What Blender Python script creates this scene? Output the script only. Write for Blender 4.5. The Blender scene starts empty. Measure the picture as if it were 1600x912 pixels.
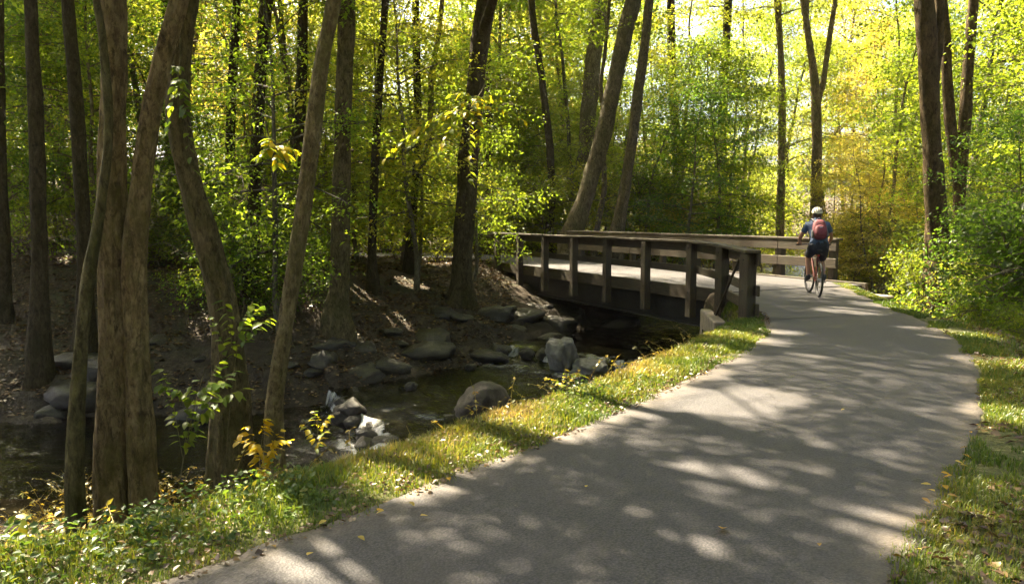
import bpy, bmesh, math, random
import numpy as np
from mathutils import Vector, Matrix

scene = bpy.context.scene
COL = scene.collection
R = math.radians

# ------------------------------------------------------------------ camera
EYE = 1.6
PITCH = math.atan(116 / 1200)
FPX = 1200.0
cam_d = bpy.data.cameras.new('camera')
cam_d.sensor_width = 36.0
cam_d.lens = 36.0 * FPX / 1600.0
cam_d.clip_start = 0.05
cam_d.clip_end = 2000
cam = bpy.data.objects.new('camera', cam_d)
COL.objects.link(cam)
cam.location = (0, 0, EYE)
cam.rotation_euler = (math.pi / 2 - PITCH, 0, 0)
scene.camera = cam

# ------------------------------------------------------------------ sky and sun
SUN_EL, SUN_AZ = R(50), R(-38)           # azimuth measured from +Y towards +X
world = bpy.data.worlds.new('World')
scene.world = world
world.use_nodes = True
wn = world.node_tree
wn.nodes.clear()
w_out = wn.nodes.new('ShaderNodeOutputWorld')
w_bg = wn.nodes.new('ShaderNodeBackground')
w_sky = wn.nodes.new('ShaderNodeTexSky')
w_sky.sky_type = 'NISHITA'
w_sky.sun_disc = False
w_sky.sun_elevation = SUN_EL
w_sky.sun_rotation = SUN_AZ
w_sky.air_density = 0.7
w_sky.dust_density = 5.0
w_sky.ozone_density = 0.6
w_bg.inputs['Strength'].default_value = 0.05
wn.links.new(w_sky.outputs[0], w_bg.inputs[0])
wn.links.new(w_bg.outputs[0], w_out.inputs[0])

S_DIR = Vector((math.sin(SUN_AZ) * math.cos(SUN_EL), math.cos(SUN_AZ) * math.cos(SUN_EL), math.sin(SUN_EL)))
sun_d = bpy.data.lights.new('sun', 'SUN')
sun_d.energy = 5.0
sun_d.angle = R(0.65)
sun_d.color = (1.0, 0.86, 0.62)
sun = bpy.data.objects.new('sun', sun_d)
COL.objects.link(sun)
sun.rotation_euler = (-S_DIR).to_track_quat('-Z', 'Y').to_euler()
sun.location = (-20, 30, 40)

scene.view_settings.view_transform = 'Standard'
scene.view_settings.look = 'None'
scene.view_settings.exposure = 3.15
scene.view_settings.gamma = 1.0
scene.view_settings.use_curve_mapping = False
cy = scene.cycles
cy.use_denoising = True
try:
    cy.denoiser = 'OPENIMAGEDENOISE'
    cy.denoising_input_passes = 'RGB_ALBEDO_NORMAL'
except Exception:
    pass
cy.use_adaptive_sampling = True
cy.adaptive_threshold = 0.04
cy.debug_use_spatial_splits = True
cy.max_bounces = 6
cy.diffuse_bounces = 3
cy.glossy_bounces = 2
cy.transmission_bounces = 4
cy.transparent_max_bounces = 8
cy.sample_clamp_indirect = 6.0
cy.caustics_reflective = False
cy.caustics_refractive = False

HAZE = 0.0002

# ------------------------------------------------------------------ maths helpers
_cp, _sp = math.cos(PITCH), math.sin(PITCH)


def ray(px, py):
    a = (px - 800) / FPX
    b = (456 - py) / FPX
    return (a, _cp + b * _sp, -_sp + b * _cp)


def at_z(px, py, z):
    d = ray(px, py)
    t = (z - EYE) / d[2]
    return (d[0] * t, d[1] * t, z)


def at_y(px, py, Y):
    d = ray(px, py)
    t = Y / d[1]
    return (d[0] * t, Y, EYE + d[2] * t), t


def _hash(ix, iy, seed):
    h = (ix.astype(np.int64) * 374761393 + iy.astype(np.int64) * 668265263 + seed * 974711) & 0x7fffffff
    h = ((h ^ (h >> 13)) * 1274126177) & 0x7fffffff
    h = h ^ (h >> 16)
    return (h & 0xffff) / 65535.0


def vnoise(x, y, seed=0):
    x = np.asarray(x, float); y = np.asarray(y, float)
    ix = np.floor(x); iy = np.floor(y)
    fx = x - ix; fy = y - iy
    fx = fx * fx * (3 - 2 * fx); fy = fy * fy * (3 - 2 * fy)
    a = _hash(ix, iy, seed); b = _hash(ix + 1, iy, seed)
    c = _hash(ix, iy + 1, seed); d = _hash(ix + 1, iy + 1, seed)
    return (a * (1 - fx) + b * fx) * (1 - fy) + (c * (1 - fx) + d * fx) * fy


def fbm(x, y, seed=0, o=4):
    s = 0; a = 0.5; t = 0
    x = np.asarray(x, float); y = np.asarray(y, float)
    for k in range(o):
        s = s + a * vnoise(x, y, seed + k * 17); t += a
        x = x * 2.03 + 3.1; y = y * 2.03 + 1.7; a *= 0.5
    return s / t - 0.5


def smooth(t):
    t = np.clip(t, 0, 1)
    return t * t * (3 - 2 * t)


def seg_dist(x, y, pts):
    """distance, arc position, side (+ = left of travel) to a polyline"""
    best = np.full(x.shape, 1e9); arc = np.zeros(x.shape); side = np.zeros(x.shape)
    acc = 0.0
    for (x0, y0), (x1, y1) in zip(pts[:-1], pts[1:]):
        dx, dy = x1 - x0, y1 - y0
        L2 = dx * dx + dy * dy; L = math.sqrt(L2)
        t = np.clip(((x - x0) * dx + (y - y0) * dy) / L2, 0, 1)
        ex = x - (x0 + t * dx); ey = y - (y0 + t * dy)
        d = np.sqrt(ex * ex + ey * ey)
        m = d < best
        best = np.where(m, d, best); arc = np.where(m, acc + t * L, arc)
        side = np.where(m, np.sign(dx * ey - dy * ex), side)
        acc += L
    return best, arc, side


def in_poly(x, y, pts):
    ins = np.zeros(x.shape, bool)
    n = len(pts)
    for i in range(n):
        x0, y0 = pts[i]; x1, y1 = pts[(i + 1) % n]
        if y0 == y1:
            continue
        c = ((y0 > y) != (y1 > y)) & (x < (x1 - x0) * (y - y0) / (y1 - y0) + x0)
        ins ^= c
    return ins


def catmull(pts, step):
    """resample a polyline of tuples with a Catmull-Rom curve"""
    P = [np.array(p, float) for p in pts]
    P = [2 * P[0] - P[1]] + P + [2 * P[-1] - P[-2]]
    out = []
    for i in range(1, len(P) - 2):
        p0, p1, p2, p3 = P[i - 1:i + 3]
        n = max(1, int(math.ceil(np.linalg.norm((p2 - p1)[:3]) / step)))
        for k in range(n):
            t = k / n
            out.append(0.5 * ((2 * p1) + (-p0 + p2) * t + (2 * p0 - 5 * p1 + 4 * p2 - p3) * t * t + (-p0 + 3 * p1 - 3 * p2 + p3) * t ** 3))
    out.append(P[-2])
    return np.array(out)


# ------------------------------------------------------------------ object helpers
def tag(o, label=None, cat=None, group=None, kind=None):
    if label: o['label'] = label
    if cat: o['category'] = cat
    if group: o['group'] = group
    if kind: o['kind'] = kind
    return o


def empty(name, loc=(0, 0, 0), rz=0.0):
    o = bpy.data.objects.new(name, None)
    COL.objects.link(o)
    o.location = loc
    o.rotation_euler = (0, 0, rz)
    o.empty_display_size = 0.1
    return o


def mesh_np(name, verts, faces, mat=None, smooth_shade=True, attrs=None, mats=None, midx=None):
    """verts (N,3); faces an int array (M,3|4) or a list of such arrays"""
    me = bpy.data.meshes.new(name)
    verts = np.asarray(verts, np.float32)
    if not isinstance(faces, list):
        faces = [faces]
    faces = [np.asarray(f, np.int32) for f in faces if len(f)]
    loops = np.concatenate([f.ravel() for f in faces])
    sizes = np.concatenate([np.full(len(f), f.shape[1], np.int32) for f in faces])
    starts = np.concatenate([[0], np.cumsum(sizes)[:-1]]).astype(np.int32)
    me.vertices.add(len(verts)); me.vertices.foreach_set('co', verts.ravel())
    me.loops.add(len(loops)); me.loops.foreach_set('vertex_index', loops)
    me.polygons.add(len(sizes)); me.polygons.foreach_set('loop_start', starts)
    try:
        me.polygons.foreach_set('loop_total', sizes)
    except Exception:
        pass
    if smooth_shade:
        me.polygons.foreach_set('use_smooth', np.ones(len(sizes), bool))
    if attrs:
        for k, (dom, arr) in attrs.items():
            a = me.attributes.new(k, 'FLOAT', dom)
            a.data.foreach_set('value', np.asarray(arr, np.float32))
    for m in (mats or ([mat] if mat else [])):
        me.materials.append(m)
    if midx is not None:
        me.polygons.foreach_set('material_index', np.asarray(midx, np.int32))
    me.update(calc_edges=True)
    me.validate()
    return me


def put(name, me, parent=None, loc=None, rot=None, scale=None):
    o = bpy.data.objects.new(name, me)
    COL.objects.link(o)
    if parent: o.parent = parent
    if loc is not None: o.location = loc
    if rot is not None: o.rotation_euler = rot
    if scale is not None: o.scale = scale
    return o


def bm_mesh(name, bm, mat, smooth_shade=False):
    me = bpy.data.meshes.new(name)
    bm.normal_update(); bm.to_mesh(me); bm.free()
    if mat: me.materials.append(mat)
    if smooth_shade:
        me.polygons.foreach_set('use_smooth', np.ones(len(me.polygons), bool))
    return me


def tube_arrays(pts, radii, n, fn=None, cap=True):
    """a tube round a polyline; fn(ang array, arc) -> radius factor"""
    pts = np.asarray(pts, float)
    T = np.gradient(pts, axis=0)
    T /= np.linalg.norm(T, axis=1, keepdims=True) + 1e-9
    ref = np.array([0.0, 1.0, 0.0]) if abs(T[:, 1]).mean() < 0.8 else np.array([1.0, 0, 0])
    arc = np.concatenate([[0], np.cumsum(np.linalg.norm(np.diff(pts, axis=0), axis=1))])
    ang = np.arange(n) * 2 * math.pi / n
    V = []
    for p, t, r, s in zip(pts, T, radii, arc):
        u = np.cross(ref, t); u /= np.linalg.norm(u) + 1e-9
        w = np.cross(t, u)
        f = fn(ang, s) if fn else np.ones(n)
        V.append(p + r * f[:, None] * (np.cos(ang)[:, None] * u + np.sin(ang)[:, None] * w))
    V = np.concatenate(V)
    m = len(pts)
    i = np.arange(m - 1)[:, None] * n; j = np.arange(n)[None, :]; k = (j + 1) % n
    F = np.stack([i + j, i + k, i + n + k, i + n + j], -1).reshape(-1, 4)
    return V, F


def join_arrays(parts):
    Vs, Fs, off = [], [], 0
    for V, F in parts:
        Vs.append(V); Fs.append(np.asarray(F) + off); off += len(V)
    V = np.concatenate(Vs)
    w = sorted({f.shape[1] for f in Fs})
    return V, [np.concatenate([f for f in Fs if f.shape[1] == k]) for k in w]


# ------------------------------------------------------------------ materials
def new_mat(name):
    m = bpy.data.materials.new(name)
    m.use_nodes = True
    nt = m.node_tree
    b = nt.nodes['Principled BSDF']
    return m, nt, b


class NT:
    """tiny node builder"""
    def __init__(s, nt): s.nt = nt
    def n(s, t, **k):
        nd = s.nt.nodes.new(t)
        for a, v in k.items(): setattr(nd, a, v)
        return nd
    def l(s, a, b): s.nt.links.new(a, b)
    def noise(s, scale, detail=4, rough=0.55, vec=None, dist=0):
        nd = s.n('ShaderNodeTexNoise')
        nd.inputs['Scale'].default_value = scale; nd.inputs['Detail'].default_value = detail
        nd.inputs['Roughness'].default_value = rough; nd.inputs['Distortion'].default_value = dist
        if vec is not None: s.l(vec, nd.inputs['Vector'])
        return nd.outputs['Fac']
    def ramp(s, fac, stops, interp='LINEAR'):
        nd = s.n('ShaderNodeValToRGB')
        cr = nd.color_ramp; cr.interpolation = interp
        while len(cr.elements) < len(stops): cr.elements.new(0.5)
        for e, (p, c) in zip(cr.elements, stops):
            e.position = p
            e.color = (c, c, c, 1) if isinstance(c, (int, float)) else (*c, 1)
        s.l(fac, nd.inputs['Fac'])
        return nd.outputs['Color']
    def mix(s, fac, a, b, mode='MIX'):
        nd = s.n('ShaderNodeMix', data_type='RGBA', blend_type=mode)
        for sock, v in ((nd.inputs[0], fac), (nd.inputs[6], a), (nd.inputs[7], b)):
            if isinstance(v, (int, float)): sock.default_value = v
            elif isinstance(v, tuple): sock.default_value = (*v, 1)
            else: s.l(v, sock)
        return nd.outputs[2]
    def math(s, op, a, b=0.0):
        nd = s.n('ShaderNodeMath', operation=op)
        for sock, v in ((nd.inputs[0], a), (nd.inputs[1], b)):
            if isinstance(v, (int, float)): sock.default_value = v
            else: s.l(v, sock)
        return nd.outputs[0]
    def bump(s, h, strength, dist):
        nd = s.n('ShaderNodeBump')
        nd.inputs['Strength'].default_value = strength; nd.inputs['Distance'].default_value = dist
        s.l(h, nd.inputs['Height'])
        return nd.outputs['Normal']
    def coord(s, out='Object'): return s.n('ShaderNodeTexCoord').outputs[out]
    def geo(s, out='Position'): return s.n('ShaderNodeNewGeometry').outputs[out]
    def mapping(s, vec, scale=(1, 1, 1)):
        nd = s.n('ShaderNodeMapping'); nd.inputs['Scale'].default_value = scale
        s.l(vec, nd.inputs['Vector'])
        return nd.outputs[0]
    def attr(s, name):
        nd = s.n('ShaderNodeAttribute'); nd.attribute_name = name
        return nd.outputs['Fac']
    def voro(s, scale, vec=None, feature='F1'):
        nd = s.n('ShaderNodeTexVoronoi'); nd.feature = feature
        nd.inputs['Scale'].default_value = scale
        if vec is not None: s.l(vec, nd.inputs['Vector'])
        return nd.outputs['Distance']


def leaf_material(name, bright, trans=0.5, gloss=0.05, use_obj=True, stops=None):
    """leaves: per-leaf tone from the 'rnd' attribute, tint from the object's colour"""
    m = bpy.data.materials.new(name); m.use_nodes = True
    nt = m.node_tree; nt.nodes.clear(); k = NT(nt)
    out = k.n('ShaderNodeOutputMaterial')
    r = k.attr('rnd')
    if use_obj:
        oi = k.n('ShaderNodeObjectInfo').outputs['Color']
        tone = k.ramp(r, [(0.0, (0.55, 0.62, 0.5)), (0.5, (0.95, 1.0, 0.9)), (0.86, (1.2, 1.12, 0.9)), (1.0, (1.6, 1.25, 0.8))])
        col = k.mix(1.0, oi, tone, 'MULTIPLY')
    else:
        col = k.ramp(r, stops)
    tc = k.mix(1.0, col, bright, 'MULTIPLY')
    d = k.n('ShaderNodeBsdfDiffuse'); k.l(col, d.inputs['Color'])
    t = k.n('ShaderNodeBsdfTranslucent'); k.l(tc, t.inputs['Color'])
    mx = k.n('ShaderNodeMixShader'); mx.inputs[0].default_value = trans
    k.l(d.outputs[0], mx.inputs[1]); k.l(t.outputs[0], mx.inputs[2])
    g = k.n('ShaderNodeBsdfGlossy'); g.inputs['Roughness'].default_value = 0.38
    g.inputs['Color'].default_value = (0.9, 0.95, 0.9, 1)
    m2 = k.n('ShaderNodeMixShader'); m2.inputs[0].default_value = gloss
    k.l(mx.outputs[0], m2.inputs[1]); k.l(g.outputs[0], m2.inputs[2])
    k.l(m2.outputs[0], out.inputs['Surface'])
    return m


def mat_bark():
    m, nt, b = new_mat('bark'); k = NT(nt)
    oc = k.coord('Object')
    wv = k.mapping(oc, (1, 1, 0.33))
    n1 = k.noise(17, 9, 0.74, wv, 0.9)
    n2 = k.noise(5, 6, 0.65, k.mapping(oc, (1, 1, 0.55)), 0.8)
    oi = k.n('ShaderNodeObjectInfo').outputs['Color']
    base = k.ramp(n1, [(0.34, (0.045, 0.034, 0.024)), (0.47, (0.165, 0.137, 0.098)), (0.66, (0.33, 0.285, 0.21))])
    base = k.mix(k.ramp(n2, [(0.42, 0.0), (0.66, 0.7)]), base, (0.075, 0.056, 0.036))
    lich = k.ramp(k.noise(10, 9, 0.78, k.mapping(oc, (1, 1, 0.8)), 0.2), [(0.51, 0.0), (0.60, 0.6)])
    base = k.mix(lich, base, (0.25, 0.225, 0.15))
    dk = k.ramp(k.noise(11, 8, 0.75, k.mapping(oc, (1, 1, 0.45))), [(0.38, 0.75), (0.47, 0.0)])
    base = k.mix(dk, base, (0.03, 0.023, 0.016))
    moss = k.ramp(k.noise(1.7, 7, 0.75, k.mapping(oc, (1, 1, 0.6))), [(0.48, 0.0), (0.63, 0.7)])
    base = k.mix(moss, base, (0.085, 0.088, 0.030))
    base = k.mix(1.0, base, oi, 'MULTIPLY')
    k.l(base, b.inputs['Base Color'])
    b.inputs['Roughness'].default_value = 0.92
    b.inputs['Specular IOR Level'].default_value = 0.2
    h = k.math('ADD', n1, k.math('MULTIPLY', n2, 0.6))
    k.l(k.bump(h, 1.0, 0.055), b.inputs['Normal'])
    return m


def mat_wood():
    m, nt, b = new_mat('weathered_timber'); k = NT(nt)
    oc = k.coord('Object')
    g = k.noise(6, 6, 0.65, k.mapping(oc, (0.6, 9, 9)), 0.4)
    st = k.noise(2.2, 5, 0.6, oc)
    c = k.ramp(g, [(0.3, (0.020, 0.014, 0.008)), (0.55, (0.054, 0.037, 0.021)), (0.75, (0.110, 0.078, 0.046))])
    c = k.mix(k.ramp(st, [(0.45, 0.0), (0.7, 0.6)]), c, (0.06, 0.058, 0.032))
    k.l(c, b.inputs['Base Color'])
    b.inputs['Roughness'].default_value = 0.8
    k.l(k.bump(g, 0.5, 0.006), b.inputs['Normal'])
    return m


def mat_asphalt():
    m, nt, b = new_mat('asphalt'); k = NT(nt)
    p = k.geo()
    agg = k.voro(70, p)
    fine = k.noise(150, 2, 0.6, p)
    big = k.noise(0.55, 5, 0.6, p)
    c = k.ramp(agg, [(0.0, (0.082, 0.075, 0.077)), (0.4, (0.048, 0.045, 0.049)), (0.9, (0.019, 0.018, 0.021))])
    c = k.mix(k.ramp(fine, [(0.62, 0.0), (0.74, 0.7)]), c, (0.20, 0.18, 0.16))
    c = k.mix(k.ramp(big, [(0.35, 0.0), (0.7, 0.42)]), c, (0.068, 0.061, 0.062))
    dust = k.math('MULTIPLY', k.attr('edge'), k.ramp(k.noise(3.5, 6, 0.7, p), [(0.35, 0.0), (0.6, 0.75)]))
    c = k.mix(dust, c, (0.15, 0.12, 0.088))
    wob = k.n('ShaderNodeTexNoise'); wob.inputs['Scale'].default_value = 2.5; wob.inputs['Detail'].default_value = 6; k.l(p, wob.inputs['Vector'])
    wv = k.n('ShaderNodeVectorMath', operation='MULTIPLY_ADD'); wv.inputs[1].default_value = (0.5, 0.5, 0.5); k.l(wob.outputs['Color'], wv.inputs[0]); k.l(p, wv.inputs[2])
    cw = k.ramp(k.voro(0.33, wv.outputs[0], 'DISTANCE_TO_EDGE'), [(0.0, 0.8), (0.0028, 0.0)])
    cm = k.ramp(k.noise(0.5, 2, 0.5, k.mapping(p, (1.0, 1.3, 1.0))), [(0.5, 0.0), (0.56, 1.0)])
    st = k.ramp(k.noise(1.6, 7, 0.7, p, 0.8), [(0.5, 0.0), (0.68, 0.4)])
    c = k.mix(st, c, (0.055, 0.046, 0.04))
    c = k.mix(k.math('MULTIPLY', cw, cm), c, (0.02, 0.017, 0.015))
    k.l(c, b.inputs['Base Color'])
    b.inputs['Roughness'].default_value = 0.72
    b.inputs['Specular IOR Level'].default_value = 0.4
    h = k.math('ADD', k.math('MULTIPLY', agg, 1.0), k.math('MULTIPLY', fine, 0.5))
    k.l(k.bump(h, 0.5, 0.006), b.inputs['Normal'])
    return m


def mat_ground():
    m, nt, b = new_mat('forest_soil'); k = NT(nt)
    p = k.geo()
    n1 = k.noise(1.3, 6, 0.65, p); n2 = k.noise(16, 5, 0.7, p)
    lf = k.voro(22, p)
    c = k.ramp(n2, [(0.3, (0.028, 0.02, 0.013)), (0.55, (0.075, 0.052, 0.033)), (0.75, (0.14, 0.095, 0.06))])
    c = k.mix(k.ramp(lf, [(0.1, 0.55), (0.4, 0.0)]), c, (0.21, 0.13, 0.075))
    c = k.mix(k.ramp(n1, [(0.47, 0.0), (0.62, 0.7)]), c, (0.05, 0.06, 0.02))
    rk = k.attr('rocky')
    rc = k.ramp(k.noise(5, 7, 0.7, p), [(0.3, (0.018, 0.014, 0.010)), (0.6, (0.055, 0.043, 0.029)), (0.8, (0.10, 0.08, 0.052))])
    c = k.mix(rk, c, rc)
    c = k.mix(k.attr('moss'), c, k.ramp(n2, [(0.3, (0.05, 0.058, 0.018)), (0.7, (0.13, 0.125, 0.05))]))
    k.l(c, b.inputs['Base Color'])
    b.inputs['Roughness'].default_value = 0.9
    b.inputs['Specular IOR Level'].default_value = 0.25
    h = k.math('ADD', n2, k.math('MULTIPLY', lf, 0.6))
    k.l(k.bump(h, 0.8, 0.05), b.inputs['Normal'])
    return m


def mat_rock(name, dark, mid, light, wet):
    m, nt, b = new_mat(name); k = NT(nt)
    oc = k.coord('Object')
    n1 = k.noise(2.4, 8, 0.7, oc, 0.3)
    c = k.ramp(n1, [(0.3, dark), (0.52, mid), (0.72, light)])
    nz = k.n('ShaderNodeSeparateXYZ'); k.l(k.geo('Normal'), nz.inputs[0])
    mossf = k.math('MULTIPLY', k.ramp(nz.outputs[2], [(0.35, 0.0), (0.8, 1.0)]), k.ramp(k.noise(3.3, 6, 0.7, oc), [(0.46, 0.0), (0.6, 0.75)]))
    c = k.mix(mossf, c, (0.045, 0.044, 0.016))
    k.l(c, b.inputs['Base Color'])
    b.inputs['Roughness'].default_value = wet
    k.l(k.bump(k.noise(9, 8, 0.75, oc), 0.8, 0.05), b.inputs['Normal'])
    return m


def mat_water():
    m = bpy.data.materials.new('stream_water'); m.use_nodes = True
    nt = m.node_tree; nt.nodes.clear(); k = NT(nt)
    out = k.n('ShaderNodeOutputMaterial')
    p = k.geo()
    rip = k.math('ADD', k.noise(5.5, 4, 0.6, k.mapping(p, (1, 1.6, 1)), 0.8), k.math('MULTIPLY', k.noise(17, 3, 0.6, p, 0.5), 0.45))
    bn_ = k.n('ShaderNodeBump'); bn_.inputs['Distance'].default_value = 0.14
    k.l(rip, bn_.inputs['Height']); k.l(k.attr('chop'), bn_.inputs['Strength']); nb = bn_.outputs['Normal']
    fr = k.n('ShaderNodeFresnel'); fr.inputs['IOR'].default_value = 1.34; k.l(nb, fr.inputs['Normal'])
    tr = k.n('ShaderNodeBsdfTransparent'); tr.inputs['Color'].default_value = (0.32, 0.31, 0.21, 1)
    gl = k.n('ShaderNodeBsdfGlossy'); gl.inputs['Roughness'].default_value = 0.05; k.l(nb, gl.inputs['Normal'])
    gl.inputs['Color'].default_value = (1, 1, 1, 1)
    mx = k.n('ShaderNodeMixShader'); k.l(fr.outputs[0], mx.inputs[0]); k.l(tr.outputs[0], mx.inputs[1]); k.l(gl.outputs[0], mx.inputs[2])
    fo = k.n('ShaderNodeBsdfDiffuse'); fo.inputs['Color'].default_value = (0.5, 0.5, 0.49, 1)
    cv = k.n('ShaderNodeCombineXYZ'); k.l(k.math('MULTIPLY', k.attr('along'), 2.2), cv.inputs[0]); k.l(k.math('MULTIPLY', k.attr('across'), 13.0), cv.inputs[1])
    fn = k.math('ADD', k.math('MULTIPLY', k.noise(1.6, 6, 0.75, cv.outputs[0], 0.5), 0.65), k.math('MULTIPLY', k.noise(48, 5, 0.8, p, 0.6), 0.55))
    ff = k.ramp(k.math('MULTIPLY', k.attr('foam_glitter'), k.math('ADD', k.math('MULTIPLY', fn, 1.6), -0.1)), [(0.30, 0.0), (0.62, 0.85)])
    m2 = k.n('ShaderNodeMixShader'); k.l(ff, m2.inputs[0]); k.l(mx.outputs[0], m2.inputs[1]); k.l(fo.outputs[0], m2.inputs[2])
    k.l(m2.outputs[0], out.inputs['Surface'])
    return m


def mat_plain(name, col, rough=0.7, metal=0.0, var=0.25, scale=20):
    m, nt, b = new_mat(name); k = NT(nt)
    n = k.noise(scale, 4, 0.6, k.coord('Object'))
    lo = tuple(c * (1 - var) for c in col); hi = tuple(c * (1 + var) for c in col)
    k.l(k.ramp(n, [(0.3, lo), (0.7, hi)]), b.inputs['Base Color'])
    b.inputs['Roughness'].default_value = rough
    b.inputs['Metallic'].default_value = metal
    return m


M_LEAF = leaf_material('leaf', (3.6, 3.6, 1.6), 0.6, 0.022)
M_GRASS = leaf_material('grass_blade', (1.7, 1.6, 0.8), 0.4, 0.03, False,
                        [(0.0, (0.04, 0.075, 0.010)), (0.4, (0.095, 0.14, 0.016)), (0.7, (0.17, 0.18, 0.025)), (1.0, (0.27, 0.20, 0.075))])
M_COVER = leaf_material('ground_cover_leaf', (2.0, 1.9, 0.9), 0.45, 0.02, False,
                        [(0.0, (0.03, 0.06, 0.012)), (0.5, (0.065, 0.105, 0.018)), (0.8, (0.12, 0.14, 0.024)), (1.0, (0.24, 0.19, 0.03))])
M_WEED = leaf_material('dry_weed', (1.8, 1.6, 0.8), 0.45, 0.04, False,
                       [(0.0, (0.07, 0.09, 0.02)), (0.4, (0.17, 0.15, 0.03)), (0.75, (0.30, 0.22, 0.045)), (1.0, (0.26, 0.15, 0.06))])
M_LITTER = leaf_material('fallen_leaf', (1.2, 1.1, 0.9), 0.15, 0.05, False,
                         [(0.0, (0.036, 0.018, 0.009)), (0.35, (0.075, 0.038, 0.019)), (0.7, (0.12, 0.070, 0.034)), (0.92, (0.16, 0.104, 0.05)), (1.0, (0.23, 0.15, 0.02))])
M_YLEAF = leaf_material('yellow_fallen_leaf', (1.2, 1.1, 0.8), 0.2, 0.05, False,
                        [(0.0, (0.30, 0.17, 0.04)), (0.5, (0.48, 0.30, 0.05)), (1.0, (0.55, 0.42, 0.10))])
M_BARK = mat_bark()
M_WOOD = mat_wood()
M_ASPH = mat_asphalt()
M_GROUND = mat_ground()
M_ROCK = mat_rock('wet_rock', (0.008, 0.006, 0.004), (0.024, 0.018, 0.012), (0.060, 0.047, 0.032), 0.5)
M_BOULDER = mat_rock('brown_boulder', (0.03, 0.024, 0.019), (0.09, 0.07, 0.055), (0.19, 0.16, 0.13), 0.6)
M_PALEROCK = mat_rock('pale_rock', (0.05, 0.046, 0.04), (0.17, 0.16, 0.145), (0.34, 0.325, 0.30), 0.45)
M_WATER = mat_water()
M_STEEL = mat_plain('dark_girder', (0.022, 0.020, 0.018), 0.6, 0.3, 0.4, 4)
M_CONC = mat_plain('concrete', (0.24, 0.20, 0.16), 0.85, 0.0, 0.35, 7)
M_TAR = mat_plain('tar_seam', (0.018, 0.016, 0.015), 0.75)
M_DECK = mat_plain('bridge_deck', (0.22, 0.185, 0.165), 0.8, 0.0, 0.25, 3)

# ------------------------------------------------------------------ layout of path, stream, bridge
LEFT = [(-8.2, -3.2), (-6.3, -1.1), (-4.6, 0.7), (-3.0, 2.2)] + [at_z(*p, 0)[:2] for p in ((245, 912), (400, 855), (560, 800), (700, 742), (830, 698), (930, 655), (1010, 622), (1100, 580), (1160, 548), (1192, 520))] + [(4.05, 12.4), (4.28, 14.4), (4.35, 16.0)]
RIGHT = [(-4.5, -5.0), (-2.6, -2.6), (-0.9, -0.4), (0.6, 1.7)] + [at_z(*p, 0)[:2] for p in ((1410, 912), (1445, 860), (1478, 800), (1510, 735), (1532, 680), (1540, 625), (1531, 575), (1500, 535), (1450, 505), (1400, 484), (1350, 463), (1308, 444))]
LEFT = [tuple(p) for p in catmull(LEFT, 0.25)]
RIGHT = [tuple(p) for p in catmull(RIGHT, 0.25)]
P0 = np.array([4.0, 17.1]); PD = np.array([-0.75, 1.55]); BN = np.array([0.9, 0.4355])
BW = 4.4


def bl(i, off=0.0):
    q = P0 + i * PD + BN * off
    return (q[0], q[1])


PATH1 = LEFT + [bl(-0.55, 0.1), bl(-0.25, BW - 0.1)] + RIGHT[::-1]
F0, F1 = bl(7.3, 0.3), bl(7.3, BW - 0.3)
FARL = [tuple(p) for p in catmull([F0, bl(8.3, -0.1), (-5.5, 31.2), (-12, 32.5), (-22, 33.0)], 0.5)]
FARR = [tuple(p) for p in catmull([F1, bl(8.6, 3.6), (-3.5, 34.6), (-11, 35.6), (-22, 36.2)], 0.5)]
PATH2 = FARL + FARR[::-1]
STREAM = [tuple(p) for p in catmull([(22, 52), (15.5, 41), (11, 33), (7.5, 26.2), (5, 22), (2.7, 18.9), (0.9, 16.7), (-0.9, 14.7), (-2.7, 13.3), (-5, 12.8), (-8, 12.5), (-14, 11.6), (-34, 9)], 0.35)]
S_ARR = np.array(STREAM)
S_ARC = np.concatenate([[0], np.cumsum(np.linalg.norm(np.diff(S_ARR, axis=0), axis=1))])


def arc_of(x, y):
    return float(seg_dist(np.array([x]), np.array([y]), STREAM)[1][0])


ARC1 = arc_of(1.75, 17.9)
ARC2 = arc_of(-2.6, 13.3)
ARC0 = arc_of(9.0, 29.0)


def water_level(arc):
    arc = np.asarray(arc, float)
    z = -1.35 - 0.25 * smooth((arc - ARC0) / 0.8)
    z = z - 0.27 * smooth((arc - ARC1) / 0.5)
    z = z - 0.30 * smooth((arc - ARC2) / 0.45)
    return z


def path_dist(x, y):
    d1 = seg_dist(x, y, PATH1 + [PATH1[0]])[0]
    d2 = seg_dist(x, y, PATH2 + [PATH2[0]])[0]
    i1 = in_poly(x, y, PATH1); i2 = in_poly(x, y, PATH2)
    d = np.minimum(d1, d2)
    return np.where(i1 | i2, -d, d)


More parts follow.
